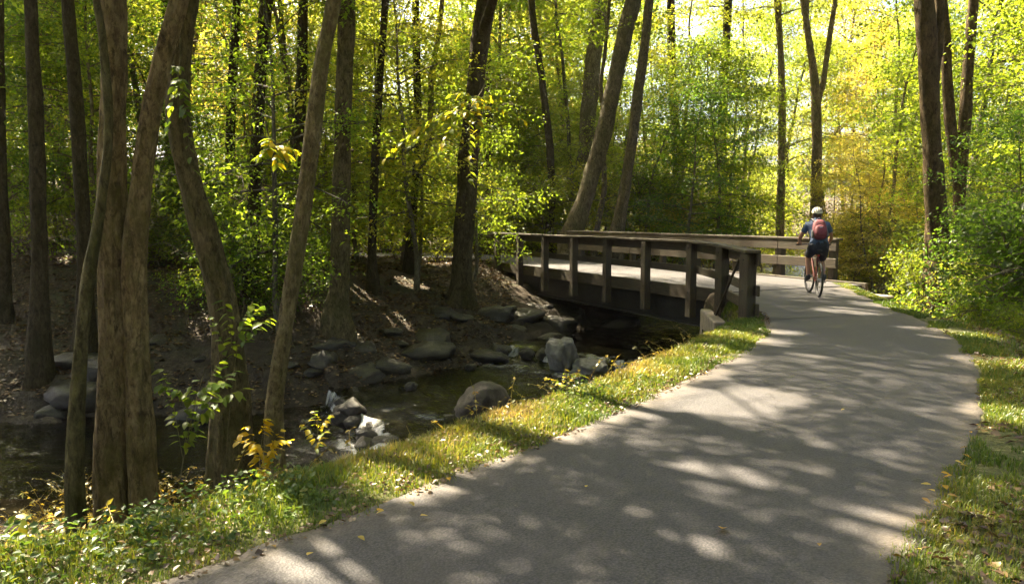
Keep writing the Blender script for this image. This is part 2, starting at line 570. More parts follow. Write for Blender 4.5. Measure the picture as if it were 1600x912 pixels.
def terrain(x, y, full=False):
    x = np.asarray(x, float); y = np.asarray(y, float)
    sd, arc, side = seg_dist(x, y, STREAM)
    pdist = path_dist(x, y)
    off = np.maximum(pdist, 0)
    far = smooth((off - 0.3) / 2.5)
    rough = fbm(x * 0.35, y * 0.35, 3) * 0.9 + fbm(x * 1.6, y * 1.6, 9) * 0.22
    # side: stream runs far right -> near left; side<0 is the wooded side beyond it (travel direction)
    wood = side < 0
    floor = np.zeros(x.shape)
    floor = floor + np.where(wood, 0.05 * np.maximum(sd - 9, 0) + 0.0, 0)
    floor = floor + np.where(wood, 0.10 * np.maximum(-x - 7, 0) * smooth((sd - 3) / 6), 0)
    rdist = np.maximum(x - 7.5, 0)
    floor = floor + np.where(~wood, 0.08 * np.clip(off - 0.9, 0, 22) * smooth((x - 3.5) / 2), 0)
    floor = np.minimum(floor, 5.0 + 0.02 * off)
    floor = floor * smooth(off / 3) + far * rough * np.where(wood, 0.6, 0.3)
    wl = water_level(arc)
    bed = wl - 0.28 + 0.10 * fbm(x * 2.2, y * 2.2, 21)
    hw = 1.75 - 0.65 * smooth((-x - 3.4) / 2.0) + 0.5 * fbm(arc * 0.5, arc * 0 + side * 3, 33)
    e = np.maximum(sd - hw, 0)
    den = np.minimum(np.where(wood, 6.0, 60.0), e + np.maximum(pdist - (0.75 - 0.55 * smooth((y - 10.6) / 2.2)), 0)) + 1e-6
    t = np.clip(e / den, 0, 1)
    t = np.where(sd <= hw, 0, t)
    tt = np.where(wood, t ** 0.85, np.clip(t, 0, 1) ** 2.6)
    z = bed + (floor - bed) * np.where(sd < hw, 0, tt)
    bank = (1 - t) * smooth((sd - hw + 0.3) / 0.6)
    ledge = fbm(x * 1.1 + 5, y * 2.6, 41) * 0.55 + fbm(x * 4, y * 6, 43) * 0.14
    z = z + bank * ledge * np.where(wood, 1.0, 0.45) * smooth((pdist - 0.8) / 1.5)
    z = z - 0.35 * smooth((y - 12.2) / 1.5) * smooth((pdist - 0.12) / 0.3) * (~wood) * (x < 5)
    small = fbm(x * 5, y * 5, 51) * 0.05 * smooth((pdist - 0.02) / 0.3)
    z = z + small
    z = np.where(pdist < -0.12, np.minimum(z, -0.035), np.where(pdist < 0.5, np.maximum(z, 0.004) * smooth((0.5 - pdist) / 0.3) + z * (1 - smooth((0.5 - pdist) / 0.3)), z))
    if full:
        rocky = np.clip(bank * 1.3, 0, 1) * smooth((pdist - 0.8) / 1.2) * np.where(wood, 1.0, 0.7)
        rocky = np.maximum(rocky, (sd < hw + 0.2) * 1.0)
        moss = smooth((0.8 - pdist) / 0.6) * (pdist > 0) + 0.85 * np.where(~wood & (x > 2.2), smooth((4.5 - pdist) / 3), 0)
        return z, rocky, np.clip(moss, 0, 1) * (1 - rocky) * (1 - smooth((y - 11.8) / 1.0) * (x < 5))
    return z




# ------------------------------------------------------------------ ground sheet
def axis(a, b, step, lo, hi):
    core = np.arange(a, b + 1e-6, step)
    g = []; s = step; v = b
    while v < hi:
        s *= 1.13; v += s; g.append(v)
    h = []; s = step; v = a
    while v > lo:
        s *= 1.13; v -= s; h.append(v)
    return np.concatenate([h[::-1], core, g])


gx = axis(-9.5, 10.5, 0.12, -420, 420)
gy = axis(1.5, 27, 0.12, -300, 600)
X, Y = np.meshgrid(gx, gy)
Z, ROCKY, MOSS = terrain(X.ravel(), Y.ravel(), True)
nx, ny = len(gx), len(gy)
i = np.arange(ny - 1)[:, None] * nx; j = np.arange(nx - 1)[None, :]
GF = np.stack([i + j, i + j + 1, i + nx + j + 1, i + nx + j], -1).reshape(-1, 4)
ground = put('ground', mesh_np('ground', np.stack([X.ravel(), Y.ravel(), Z], 1), GF, M_GROUND,
                               attrs={'rocky': ('POINT', ROCKY), 'moss': ('POINT', MOSS)}))
tag(ground, kind='structure')


ZG = Z.reshape(ny, nx)


def hgts(x, y):
    """ground height by bilinear lookup in the sheet"""
    x = np.asarray(x, float); y = np.asarray(y, float)
    i = np.clip(np.searchsorted(gx, x) - 1, 0, nx - 2); j = np.clip(np.searchsorted(gy, y) - 1, 0, ny - 2)
    fx = (x - gx[i]) / (gx[i + 1] - gx[i]); fy = (y - gy[j]) / (gy[j + 1] - gy[j])
    return (ZG[j, i] * (1 - fx) + ZG[j, i + 1] * fx) * (1 - fy) + (ZG[j + 1, i] * (1 - fx) + ZG[j + 1, i + 1] * fx) * fy


def hgt(x, y):
    return float(hgts(np.array([x]), np.array([y]))[0])


# ------------------------------------------------------------------ asphalt path
def ribbon(name, L, Rr, n, z, mat):
    def resamp(P, m):
        P = np.array(P); s = np.concatenate([[0], np.cumsum(np.linalg.norm(np.diff(P, axis=0), axis=1))])
        u = np.linspace(0, s[-1], m)
        return np.stack([np.interp(u, s, P[:, 0]), np.interp(u, s, P[:, 1])], 1)
    A = resamp(L, n); B = resamp(Rr, n)
    jit = lambda P, sd: fbm(P[:, 0] * 3, P[:, 1] * 3, sd)[:, None] * 0.13 + fbm(P[:, 0] * 12, P[:, 1] * 12, sd + 5)[:, None] * 0.07
    dirv = (B - A) / np.linalg.norm(B - A, axis=1, keepdims=True)
    A = A + dirv * jit(A, 3); B = B + dirv * jit(B, 7)
    cols = np.concatenate([[0, 0.01], np.linspace(0.04, 0.96, 18), [0.99, 1]])
    V = []; E = []
    for c in cols:
        q = A * (1 - c) + B * c
        dz = -0.05 if c in (0.0, 1.0) else 0.008 * math.sin(math.pi * c)
        V.append(np.column_stack([q, np.full(n, z + dz)])); E.append(np.full(n, max(0, 1 - min(c, 1 - c) / 0.13)))
    V = np.concatenate(V); m = len(cols)
    i = np.arange(m - 1)[:, None] * n; j = np.arange(n - 1)[None, :]
    F = np.stack([i + j, i + n + j, i + n + j + 1, i + j + 1], -1).reshape(-1, 4)
    o = put(name, mesh_np(name, V, F, mat, attrs={'edge': ('POINT', np.concatenate(E))}))
    return tag(o, kind='structure')


path = ribbon('path', LEFT + [bl(-0.55, 0.1)], RIGHT + [bl(-0.25, BW - 0.1)], 420, 0.012, M_ASPH)
path_far = ribbon('path', FARL, FARR, 60, 0.02, M_ASPH)


def seam(p, q, w, z):
    P = catmull([(*p, z), ((p[0] * 2 + q[0]) / 3 + 0.02, (p[1] * 2 + q[1]) / 3 - 0.03, z), ((p[0] + 2 * q[0]) / 3, (p[1] + 2 * q[1]) / 3 + 0.02, z), (*q, z)], 0.2)
    n = len(P)
    wv = w * (0.7 + 0.6 * np.array([vnoise(np.array([k * 0.7]), np.array([2.0]), 5)[0] for k in range(n)]))
    A = P.copy(); B = P.copy(); A[:, 1] -= wv; B[:, 1] += wv
    i = np.arange(n - 1)
    F = np.stack([i, i + 1, n + i + 1, n + i], -1)
    put('seam', mesh_np('seam', np.concatenate([A, B]), F, M_TAR), path)


q0 = at_z(1196, 500, 0); q1 = at_z(1342, 496, 0)
seam(q0[:2], q1[:2], 0.022, 0.0245)

# ------------------------------------------------------------------ stream
nA = 900; nB = 46
u = np.linspace(0, S_ARC[-1] - 0.01, nA)
# finer in the part in view
u = np.concatenate([np.linspace(0, 22, 160), np.linspace(22, 62, 900), np.linspace(62, S_ARC[-1] - 0.01, 80)[1:]])
nA = len(u)
cx = np.interp(u, S_ARC, S_ARR[:, 0]); cyy = np.interp(u, S_ARC, S_ARR[:, 1])
tx = np.gradient(cx, u); ty = np.gradient(cyy, u)
tx = np.convolve(np.pad(tx, 12, 'edge'), np.ones(25) / 25, 'valid'); ty = np.convolve(np.pad(ty, 12, 'edge'), np.ones(25) / 25, 'valid')
ln = np.sqrt(tx * tx + ty * ty); tx /= ln; ty /= ln
v = np.linspace(-2.6, 2.6, nB)
WX = cx[:, None] - ty[:, None] * v[None, :]; WY = cyy[:, None] + tx[:, None] * v[None, :]
ua = u[:, None] + 0 * v[None, :]
jag = fbm(WX * 1.7, WY * 1.7, 77) * 1.0                      # the falls are ragged, not straight lines
lev = water_level(ua + jag)
slope = np.abs(np.gradient(lev, axis=0)) / (np.gradient(u)[:, None] + 1e-6)
rip = 0.045 * fbm(WX * 3.2, WY * 3.2, 81) + 0.028 * fbm(WX * 8, WY * 11, 83)
turb = np.exp(-np.maximum(ua + jag - ARC2, 0) / 0.9) * (ua + jag > ARC2) + np.exp(-np.maximum(ua + jag - ARC1, 0) / 0.8) * (ua + jag > ARC1)
foam_glitter = np.clip(slope * 1.0, 0, 0.62) * np.clip(0.45 + 1.6 * fbm(ua * 0.8 + WX, (v[None, :] + 0 * ua) * 4.0, 90), 0, 1) + 0.45 * turb * np.clip(0.3 + 1.6 * fbm(WX * 2.5, WY * 2.5, 88), 0, 1)
riff = np.exp(-((ua + jag - ARC2 + 0.9) / 0.9) ** 2) + np.exp(-((ua + jag - ARC2 - 0.9) / 0.8) ** 2) + np.exp(-((ua + jag - ARC1 - 1.2) / 1.0) ** 2)
riff = np.clip(riff, 0, 1) * np.clip(0.5 + 2.2 * fbm(WX * 1.3, WY * 1.3, 97), 0, 1)
chop = 0.22 + 0.78 * riff
foam_glitter = foam_glitter + 0.42 * riff  # white flecks painted in for bright glitter on the riffles
WZ = lev + rip * (1 + 1.5 * turb + 1.0 * riff)
i = np.arange(nA - 1)[:, None] * nB; j = np.arange(nB - 1)[None, :]
WF = np.stack([i + j, i + j + 1, i + nB + j + 1, i + nB + j], -1).reshape(-1, 4)[:, ::-1]
water = put('water', mesh_np('water', np.stack([WX.ravel(), WY.ravel(), WZ.ravel()], 1), WF, M_WATER, attrs={'foam_glitter': ('POINT', np.clip(foam_glitter, 0, 1).ravel()), 'chop': ('POINT', chop.ravel()), 'along': ('POINT', ua.ravel()), 'across': ('POINT', (v[None, :] + 0 * ua).ravel())}))
tag(water, kind='structure')

# ------------------------------------------------------------------ timber bridge
bridge = empty('footbridge', (*bl(3, BW / 2), 0))
tag(bridge, 'weathered timber footbridge with post and rail sides crossing the stream', 'footbridge')
bridge_inv = Matrix.Translation(bridge.location).inverted()


def beam_mesh(L, w, h, bev=0.008):
    bm = bmesh.new()
    bmesh.ops.create_cube(bm, size=1)
    bmesh.ops.scale(bm, vec=(L, w, h), verts=bm.verts)
    bmesh.ops.bevel(bm, geom=list(bm.edges), offset=bev, segments=1, affect='EDGES')
    return bm


def beam(name, a, b, w, h, mat, parent=bridge, bev=0.008, up=(0, 0, 1)):
    """box from a to b (centre line), w across, h high"""
    a = Vector(a); b = Vector(b); d = b - a; L = d.length
    me = bm_mesh(name, beam_mesh(L, w, h, bev), mat)
    x = d.normalized(); yv = Vector(up).cross(x)
    if yv.length < 1e-3: yv = Vector((0, 1, 0))
    yv.normalize(); z = x.cross(yv)
    M = Matrix((x, yv, z)).transposed().to_4x4(); M.translation = (a + b) / 2
    o = put(name, me, parent)
    o.matrix_local = (Matrix.Translation(parent.location).inverted() if parent else Matrix()) @ M
    return o


rng = random.Random(5)
zrot = math.atan2(PD[1], PD[0])
near_pts = [(3.74, 12.15), (4.0, 14.6)] + [bl(k) for k in range(0, 9)]
RAIL = 1.07


def post(x, y, top, bot, parent=bridge, s=0.15):
    me = bm_mesh('post', beam_mesh(top - bot, s, s, 0.012), M_WOOD)
    o = put('post', me, parent)
    o.matrix_local = Matrix.Translation(-Vector(parent.location)) @ Matrix.Translation((x, y, (top + bot) / 2)) @ Matrix.Rotation(zrot + rng.uniform(-.02, .02), 4, 'Z') @ Matrix.Rotation(R(90), 4, 'Y')
    return o


for k, (x, y) in enumerate(near_pts):
    post(x, y, RAIL - 0.035 + rng.uniform(-.008, .008), -0.62 if k > 1 else -0.9, s=0.195 if k < 2 else 0.18)
ins = BN * 0.115
for k in range(len(near_pts) - 1):
    a = np.array(near_pts[k]); b = np.array(near_pts[k + 1])
    d = (b - a) / np.linalg.norm(b - a)
    nrm = np.array([d[1], -d[0]])
    g = 0.003
    ea = a - d * (0.22 if k == 0 else 0) + d * g; eb = b - d * g
    o2 = nrm * 0.125
    beam('top_rail', (*(ea + o2), RAIL - 0.125), (*(eb + o2), RAIL - 0.125), 0.05, 0.195, M_WOOD)
    beam('mid_rail', (*(ea + o2), 0.45 + rng.uniform(-.01, .01)), (*(eb + o2), 0.45 + rng.uniform(-.01, .01)), 0.05, 0.165, M_WOOD)
    beam('rail_cap', (*(ea + nrm * 0.03), RAIL), (*(eb + nrm * 0.03), RAIL), 0.25, 0.05, M_WOOD)
bolt_me = None
for k, (x, y) in enumerate(near_pts):
    for zb in (RAIL - 0.13, 0.45, -0.05):
        if bolt_me is None:
            bm = bmesh.new(); bmesh.ops.create_cone(bm, cap_ends=True, segments=8, radius1=0.016, radius2=0.013, depth=0.014)
            bolt_me = bm_mesh('bolt', bm, M_STEEL)
        ob = put('bolt', bolt_me, bridge)
        ob.matrix_local = Matrix.Translation(-Vector(bridge.location)) @ Matrix.Translation((x - BN[0] * (0.105 if k < 2 else 0.097), y - BN[1] * (0.105 if k < 2 else 0.097), zb)) @ Matrix.Rotation(math.atan2(BN[1], BN[0]), 4, 'Z') @ Matrix.Rotation(R(-90), 4, 'Y')
far_pts = [bl(k, BW) for k in range(0, 9)]
for k, (x, y) in enumerate(far_pts):
    post(x, y, RAIL - 0.035, -0.6 if k > 0 else -0.4, s=0.17)
for k in range(len(far_pts) - 1):
    a = np.array(far_pts[k]); b = np.array(far_pts[k + 1])
    d = (b - a) / np.linalg.norm(b - a); nrm = np.array([-d[1], d[0]])
    ea = a - d * (0.2 if k == 0 else 0) + d * 0.003; eb = b - d * 0.003
    beam('top_rail', (*(ea + nrm * 0.115), RAIL - 0.16), (*(eb + nrm * 0.115), RAIL - 0.16), 0.05, 0.26, M_WOOD)
    beam('mid_rail', (*(ea + nrm * 0.115), 0.48), (*(eb + nrm * 0.115), 0.48), 0.05, 0.24, M_WOOD)
    beam('rail_cap', (*(ea + nrm * 0.03), RAIL), (*(eb + nrm * 0.03), RAIL), 0.25, 0.05, M_WOOD)
# edge beams, one board per two bays
for off, sg in ((0.0, 1), (BW, -1)):
    for k in (-1, 1, 3, 5):
        a = bl(k + (0.35 if k == -1 else 0), off + sg * 0.13); b = bl(k + 2 - 0.004, off + sg * 0.13)
        beam('edge_beam', (*a, -0.08), (*b, -0.08), 0.10, 0.30, M_WOOD)
    a = bl(-0.6, off + sg * 0.42); b = bl(7.2, off + sg * 0.42)
    beam('girder', (*a, -0.50), (*b, -0.50), 0.16, 0.62, M_STEEL)
    beam('girder_flange', (*bl(-0.6, off + sg * 0.42), -0.83), (*bl(7.2, off + sg * 0.42), -0.83), 0.34, 0.035, M_STEEL)
a = bl(-0.6, BW / 2); b = bl(7.3, BW / 2)
beam('deck', (*a, -0.02), (*b, -0.02), BW - 0.38, 0.10, M_ASPH, bev=0.004)
for k in range(0, 15):
    a = bl(-0.4 + k * 0.53, 0.52); b = bl(-0.4 + k * 0.53, BW - 0.52)
    beam('cross_beam', (*a, -0.22), (*b, -0.22), 0.15, 0.26, M_WOOD)
# abutments
beam('abutment', (*bl(-0.85, -0.05), -0.95), (*bl(-0.85, BW + 0.05), -0.95), 0.55, 1.55, M_CONC, bev=0.03)
beam('abutment', (*bl(7.35, -0.2), -0.85), (*bl(7.35, BW + 0.2), -0.85), 0.7, 1.5, M_CONC, bev=0.03)
beam('wing_wall', (3.95, 15.55, -0.75), (3.72, 13.6, -0.75), 0.22, 1.0, M_CONC, bev=0.02)
pl = near_pts[0]; pm = near_pts[1]
beam('brace', (pl[0] - 0.11, pl[1] + 0.1, RAIL - 0.12), (pm[0] - 0.12, pm[1] - 0.1, -0.25), 0.04, 0.035, M_WOOD)
beam('kick_rail', (pl[0] + 0.12, pl[1] - 0.15, 0.16), (pm[0] + 0.11, pm[1], 0.14), 0.06, 0.18, M_WOOD)

# ------------------------------------------------------------------ leaves and trees
def leaf_arrays(P, D, N, L, W, fold=0.18, droop=0.12):
    """two-triangle leaves, folded on the midrib. P base, D axis, N normal (all (n,3)); L, W (n,)"""
    S = np.cross(N, D); S /= np.linalg.norm(S, axis=1, keepdims=True) + 1e-9
    N = np.cross(D, S)
    L = L[:, None]; W = W[:, None]
    mid = P + D * L * 0.45 + N * W * fold
    a = mid + S * W * 0.5; b = mid - S * W * 0.5
    tip = P + D * L - N * L * droop
    n = len(P)
    V = np.stack([P, a, tip, b], 1).reshape(-1, 3)
    i = np.arange(n) * 4
    F = np.concatenate([np.stack([i, i + 1, i + 2], 1), np.stack([i, i + 2, i + 3], 1)])
    return V, F


def unit(a):
    return a / (np.linalg.norm(a, axis=1, keepdims=True) + 1e-9)


def spray(g, c, r, rz, n, size, tilt=0.55, axis_dir=None):
    """a flattish spray of n leaves round c"""
    a = g.uniform(0, 2 * math.pi, n); q = np.sqrt(g.uniform(0, 1, n)) * r
    P = np.stack([np.cos(a) * q, np.sin(a) * q, g.normal(0, rz, n) - 0.25 * q * q / max(r, .01)], 1) + c
    D = np.stack([np.cos(a), np.sin(a), g.normal(-0.25, 0.3, n)], 1) + g.normal(0, 0.55, (n, 3))
    N = np.stack([g.normal(0, tilt, n), g.normal(0, tilt, n), np.ones(n)], 1)
    D = unit(D); N = unit(N)
    L = size * np.clip(g.lognormal(-0.05, 0.32, n), 0.45, 1.9)
    return P, D, N, L, L * g.uniform(0.5, 0.68, n)


class Foliage:
    def __init__(s): s.q = []; s.rn = []
    def add(s, g, *a, base=None, **k):
        t = spray(g, *a, **k); s.q.append(t)
        n = len(t[0]); b = g.uniform(0.1, 0.75) if base is None else base
        s.rn.append(np.clip(b + g.normal(0, 0.16, n), 0, 1))
    def mesh(s, name, mat, **kw):
        P, D, N, L, W = [np.concatenate(z) for z in zip(*s.q)]
        V, F = leaf_arrays(P, D, N, L, W, **kw)
        rn = np.concatenate(s.rn)
        return mesh_np(name, V, F, mat, True, attrs={'rnd': ('FACE', np.concatenate([rn, rn]))})


def limb_pts(g, p, az, up, length, n=6, sag=0.0, wig=0.08):
    pts = [np.array(p, float)]; a = az; u = up
    st = length / n
    for k in range(n):
        a += g.normal(0, wig); u += g.normal(0, wig) - sag / n
        pts.append(pts[-1] + st * np.array([math.cos(a) * math.cos(u), math.sin(a) * math.cos(u), math.sin(u)]))
    return np.array(pts)


def make_tree(seed, H, z0, rad, r_trunk, nb, clump_n, leaf, up=(0.9, 0.1), cl_r=(0.45, 0.85), trunk=True, wig=0.05, profile='oval', sides=8):
    """local tree: returns wood arrays and foliage"""
    g = np.random.default_rng(seed)
    wood = []; fol = Foliage()
    tp = [np.zeros(3) - np.array([0, 0, 0.3])]
    d = g.normal(0, 0.03, 2)
    m = max(6, int(H / 0.9))
    for k in range(m):
        d = d * 0.9 + g.normal(0, wig, 2)
        tp.append(tp[-1] + np.array([d[0], d[1], 1.0]) * ((H + 0.3) / m))
    tp = np.array(tp)
    tl = np.linspace(0, 1, len(tp))
    rr = r_trunk * (1 - 0.88 * tl ** 1.1)
    if trunk:
        fp = catmull(np.column_stack([tp, rr]), 0.35)
        ph = g.uniform(0, 6, 3)
        wood.append(tube_arrays(fp[:, :3], fp[:, 3], sides, lambda a, s: 1 + 0.9 * math.exp(-s / 0.35) * (0.6 + 0.4 * np.cos(3 * a + ph[0])) + 0.06 * np.sin(2 * a + s * 2 + ph[1])))
    az = g.uniform(0, 6)
    for b in range(nb):
        f = (b + g.uniform(0.1, 0.9)) / nb
        z = z0 + (H - z0) * f
        ti = (z + 0.3) / (H + 0.3)
        p = np.array([np.interp(ti, tl, tp[:, q]) for q in range(3)])
        az += 2.4 + g.normal(0, 0.35)
        if profile == 'oval':
            prof = math.sin(math.pi * min(1, 0.18 + 0.80 * f)) ** 0.7
        elif profile == 'cone':
            prof = 1 - 0.75 * f
        else:
            prof = 0.55 + 0.45 * math.sin(math.pi * f)
        Ln = rad * prof * g.uniform(0.65, 1.15)
        u0 = up[1] + (up[0] - up[1]) * f
        lp = limb_pts(g, p, az, u0 + g.normal(0, 0.12), Ln, 6, 0.45)
        r0 = max(0.012, float(np.interp(ti, tl, rr)) * 0.5)
        wood.append(tube_arrays(lp, np.linspace(r0, 0.006, len(lp)), 4))
        for q, fr in ((2, .4), (3, .55), (4, .75), (5, .9), (6, 1.0)):
            if g.uniform() > 0.35 + fr * 0.8: continue
            c = lp[q] + g.normal(0, 0.16, 3) * np.array([1, 1, 0.5])
            cr = g.uniform(*cl_r)
            if q < 6:
                sa = az + g.choice([-1, 1]) * g.uniform(0.5, 1.1)
                sl = limb_pts(g, lp[q], sa, g.normal(0.1, 0.2), cr * 1.5, 3, 0.4)
                wood.append(tube_arrays(sl, np.linspace(0.012, 0.004, 4), 3))
                fol.add(g, sl[-1], cr * 0.9, 0.10 * cr + 0.03, int(clump_n * cr / 0.65 * 0.8), leaf)
            fol.add(g, c, cr, 0.13 * cr + 0.03, int(clump_n * cr / 0.65), leaf)
    return wood, fol


PROTO = {}


def proto(key, leaf_mat=M_LEAF, **k):
    wood, fol = make_tree(**k)
    V, F = join_arrays(wood)
    PROTO[key] = (mesh_np(key + '_wood', V, F, M_BARK), fol.mesh(key + '_leaves', leaf_mat))


for s in range(3):
    proto(f'canopy{s}', seed=100 + s, H=7.5, z0=0.3, rad=3.6, r_trunk=0.11, nb=24, clump_n=46, leaf=0.105, up=(1.0, 0.25), cl_r=(0.5, 0.95))
for s in range(2):
    proto(f'dense{s}', seed=150 + s, H=7.5, z0=0.3, rad=3.7, r_trunk=0.11, nb=28, clump_n=58, leaf=0.105, up=(1.0, 0.2), cl_r=(0.5, 1.0))
for s in range(4):
    proto(f'under{s}', seed=200 + s, H=7.5, z0=1.5, rad=2.3, r_trunk=0.07, nb=30, clump_n=58, leaf=0.085, up=(0.8, 0.05), wig=0.09, cl_r=(0.35, 0.75))
for s in range(4):
    proto(f'tall{s}', seed=300 + s, H=16, z0=4.5, rad=3.2, r_trunk=0.17, nb=32, clump_n=46, leaf=0.135, up=(1.0, 0.15), wig=0.06, cl_r=(0.55, 1.05))
for s in range(2):
    proto(f'pole{s}', seed=350 + s, H=15, z0=7.5, rad=2.6, r_trunk=0.11, nb=16, clump_n=44, leaf=0.13, up=(1.0, 0.4), wig=0.10, cl_r=(0.5, 0.95))
    proto(f'snag{s}', seed=370 + s, H=6.5, z0=2.2, rad=1.1, r_trunk=0.075, nb=9, clump_n=16, leaf=0.09, up=(1.1, 0.6), wig=0.16, cl_r=(0.3, 0.5))
for s in range(3):
    proto(f'bush{s}', seed=400 + s, H=1.9, z0=0.15, rad=1.15, r_trunk=0.02, nb=26, clump_n=44, leaf=0.065, up=(1.1, 0.3), cl_r=(0.2, 0.4), wig=0.12)

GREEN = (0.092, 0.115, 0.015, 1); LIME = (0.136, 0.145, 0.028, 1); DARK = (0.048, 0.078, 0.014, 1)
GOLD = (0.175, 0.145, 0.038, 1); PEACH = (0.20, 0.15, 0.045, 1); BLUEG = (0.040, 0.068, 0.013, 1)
trng = random.Random(77)


def tint(c, v=0.16):
    f = 1 + trng.uniform(-v, v); h = trng.uniform(-v, v) * 0.6
    return (c[0] * f * (1 + h), c[1] * f, c[2] * f * (1 - h), 1)


def plant(key, name, x, y, scale, col, label, cat, group=None, rz=None, zs=1.0, parts=('trunk', 'crown'), z=None, tiltx=0, tilty=0):
    t = empty(name, (x, y, (hgt(x, y) if z is None else z) - 0.03), trng.uniform(0, 6.28) if rz is None else rz)
    t.rotation_euler[0] = tiltx; t.rotation_euler[1] = tilty
    t.scale = (scale, scale, scale * zs)
    w, l = PROTO[key]
    a = put(parts[0], w, t); a.color = tint((0.8, 0.78, 0.74))
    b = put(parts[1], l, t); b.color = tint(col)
    return tag(t, label, cat, group)


def big_tree(name, stems, label='', wsc=1.0, top=12.0, crown='canopy0', crown_s=1.0, crown_z=6.0, col=GREEN, bark=(0.85, 0.8, 0.72), sides=18, step=0.10, cat='tree', moreC=(), dy=0.0, seed=0, flare=0.8, shade_arms=(), ridge=0.0):
    """stems: list of (depth, [(px, py, width_px) ... from base up]); the first stem carries the crown"""
    g = np.random.default_rng(900 + seed)
    parts = []; ends = []
    base = None
    for si, (Yd, pp) in enumerate(stems):
        pts = []
        for kk, (px, py, w) in enumerate(pp):
            yy = Yd + dy * kk
            p, t = at_y(px, py, yy)
            pts.append((*p, w / FPX * t * 0.5 * wsc))
        if base is None:
            base = np.array(pts[0][:3])
        gz = hgt(pts[0][0], pts[0][1])
        if si == 0 or True:
            pts = [(pts[0][0], pts[0][1], min(gz, pts[0][2]) - 0.35, pts[0][3] * 1.05)] + pts
        a = np.array(pts[-1]); b = np.array(pts[-2])
        dd = (a - b)[:3]; dd /= np.linalg.norm(dd)
        z = a[2]; cur = a.copy()
        tgt = top if si == 0 else top * 0.85
        while cur[2] < tgt:
            dd = dd * 0.8 + np.array([0, 0, 0.2]) + np.append(g.normal(0, 0.03, 2), 0)
            dd /= np.linalg.norm(dd)
            cur = np.append(cur[:3] + dd * 1.2, max(0.02, cur[3] * 0.88)); pts.append(tuple(cur))
        fp = catmull(pts, step)
        ph = g.uniform(0, 6.28, 8)
        lump = lambda an, s: (1 + flare * math.exp(-max(s - 0.35, 0) / 0.38) * (0.55 + 0.45 * np.cos(4 * an + ph[0])) * (0.7 + 0.3 * np.cos(an + ph[1]))
                              + 0.05 * np.sin(2 * an + 1.3 * s + ph[2]) + 0.045 * np.sin(3 * an - 2.1 * s + ph[3]) + 0.03 * np.sin(5 * an + 4.3 * s + ph[4]) + 0.025 * math.sin(3.7 * s + ph[5])
                              + 0.02 * np.sin(9 * an + 7 * math.sin(2.2 * s + ph[6]))
                              + (ridge * (np.abs(fbm(np.cos(an) * 3.2 + ph[7], np.sin(an) * 3.2 + s * 0.9, seed + 3, 4)) * 2 - 0.3 + 0.5 * fbm(np.cos(an) * 5 + s * 4, np.sin(an) * 5 - s * 3, seed + 8, 3)) if ridge else 0))
        parts.append(tube_arrays(fp[:, :3], np.maximum(fp[:, 3], 0.012), sides, lump))
        ends.append(fp)
    shade_arm_ends = []
    for (za, off, ck, cs) in shade_arms:                       # long limbs with crowns of their own, added above view for shade
        fp = ends[0]; k = int(np.argmin(np.abs(fp[:, 2] - za)))
        p_ = fp[k, :3]; q_ = p_ + np.array(off)
        lp = catmull([p_, p_ + np.array(off) * np.array([.35, .35, .5]), p_ + np.array(off) * np.array([.7, .7, .85]), q_], 0.25)
        parts.append(tube_arrays(lp, np.linspace(fp[k, 3] * 0.6, 0.05, len(lp)), 10))
        shade_arm_ends.append((q_, ck, cs))
    t = empty(name, tuple(base))
    V, F = join_arrays(parts)
    tr = put('trunk', mesh_np(name + '_trunk', V - base, F, M_BARK), t)
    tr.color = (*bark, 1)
    wl, ll = PROTO[crown]
    for fp in ends[:1] + (ends[1:] if moreC else []):
        k = int(np.argmin(np.abs(fp[:, 2] - crown_z)))
        for me, nm in ((wl, 'limb'), (ll, 'crown')):
            o = put(nm, me, t, loc=tuple(fp[k, :3] - base), rot=(0, 0, g.uniform(0, 6.28)), scale=(crown_s,) * 3)
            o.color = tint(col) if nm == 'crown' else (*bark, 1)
            if nm == 'limb': lr = o.rotation_euler[2]
            else: o.rotation_euler[2] = lr
    for q_, ck, cs in shade_arm_ends:
        lr = g.uniform(0, 6.28)
        for me, nm in zip(PROTO[ck], ('limb', 'crown')):
            o = put(nm, me, t, loc=tuple(q_ - base), rot=(0, 0, lr), scale=(cs, cs, cs * 0.75))
            o.color = tint(col) if nm == 'crown' else (*bark, 1)
    return tag(t, label, cat)


# --- the trees one can tell apart
big_tree('twin_stem_tree', [(7.8, [(178, 725, 66), (178, 640, 58), (180, 520, 55), (176, 380, 52), (176, 200, 46), (178, 90, 45), (176, 0, 45)]),
                            (7.75, [(222, 700, 50), (216, 600, 42), (212, 480, 40), (212, 380, 40), (226, 240, 36), (247, 120, 34), (280, 0, 34)])],
         wsc=0.85, label='thick twin-stem tree with orange-brown bark growing on the bank beside the asphalt path', top=13, crown='dense0', crown_s=1.0, crown_z=6.2, flare=1.2, bark=(1.0, 0.88, 0.62), seed=1, moreC=(1,), sides=40, step=0.05, ridge=0.30)
big_tree('slim_mossy_tree', [(7.5, [(118, 770, 30), (120, 650, 26), (128, 520, 24), (140, 420, 22), (158, 320, 18), (170, 200, 15), (160, 60, 13), (150, 0, 12)])],
         wsc=0.87, label='slim dark mossy stem just left of the thick twin-stem tree', top=9, crown='canopy1', crown_s=0.55, crown_z=6, bark=(0.52, 0.54, 0.34), seed=2, sides=22, step=0.06, ridge=0.25)
big_tree('leaning_mossy_tree', [(10.4, [(362, 672, 74), (358, 580, 56), (348, 480, 48), (325, 380, 44), (295, 280, 42), (278, 180, 42), (280, 90, 42), (292, 0, 42)])],
         wsc=0.87, label='leaning mossy tree with a wide dark base at the water edge', top=13, crown='dense1', crown_s=1.1, crown_z=7, flare=1.2, bark=(0.60, 0.57, 0.38), seed=3, sides=40, step=0.05, ridge=0.26)
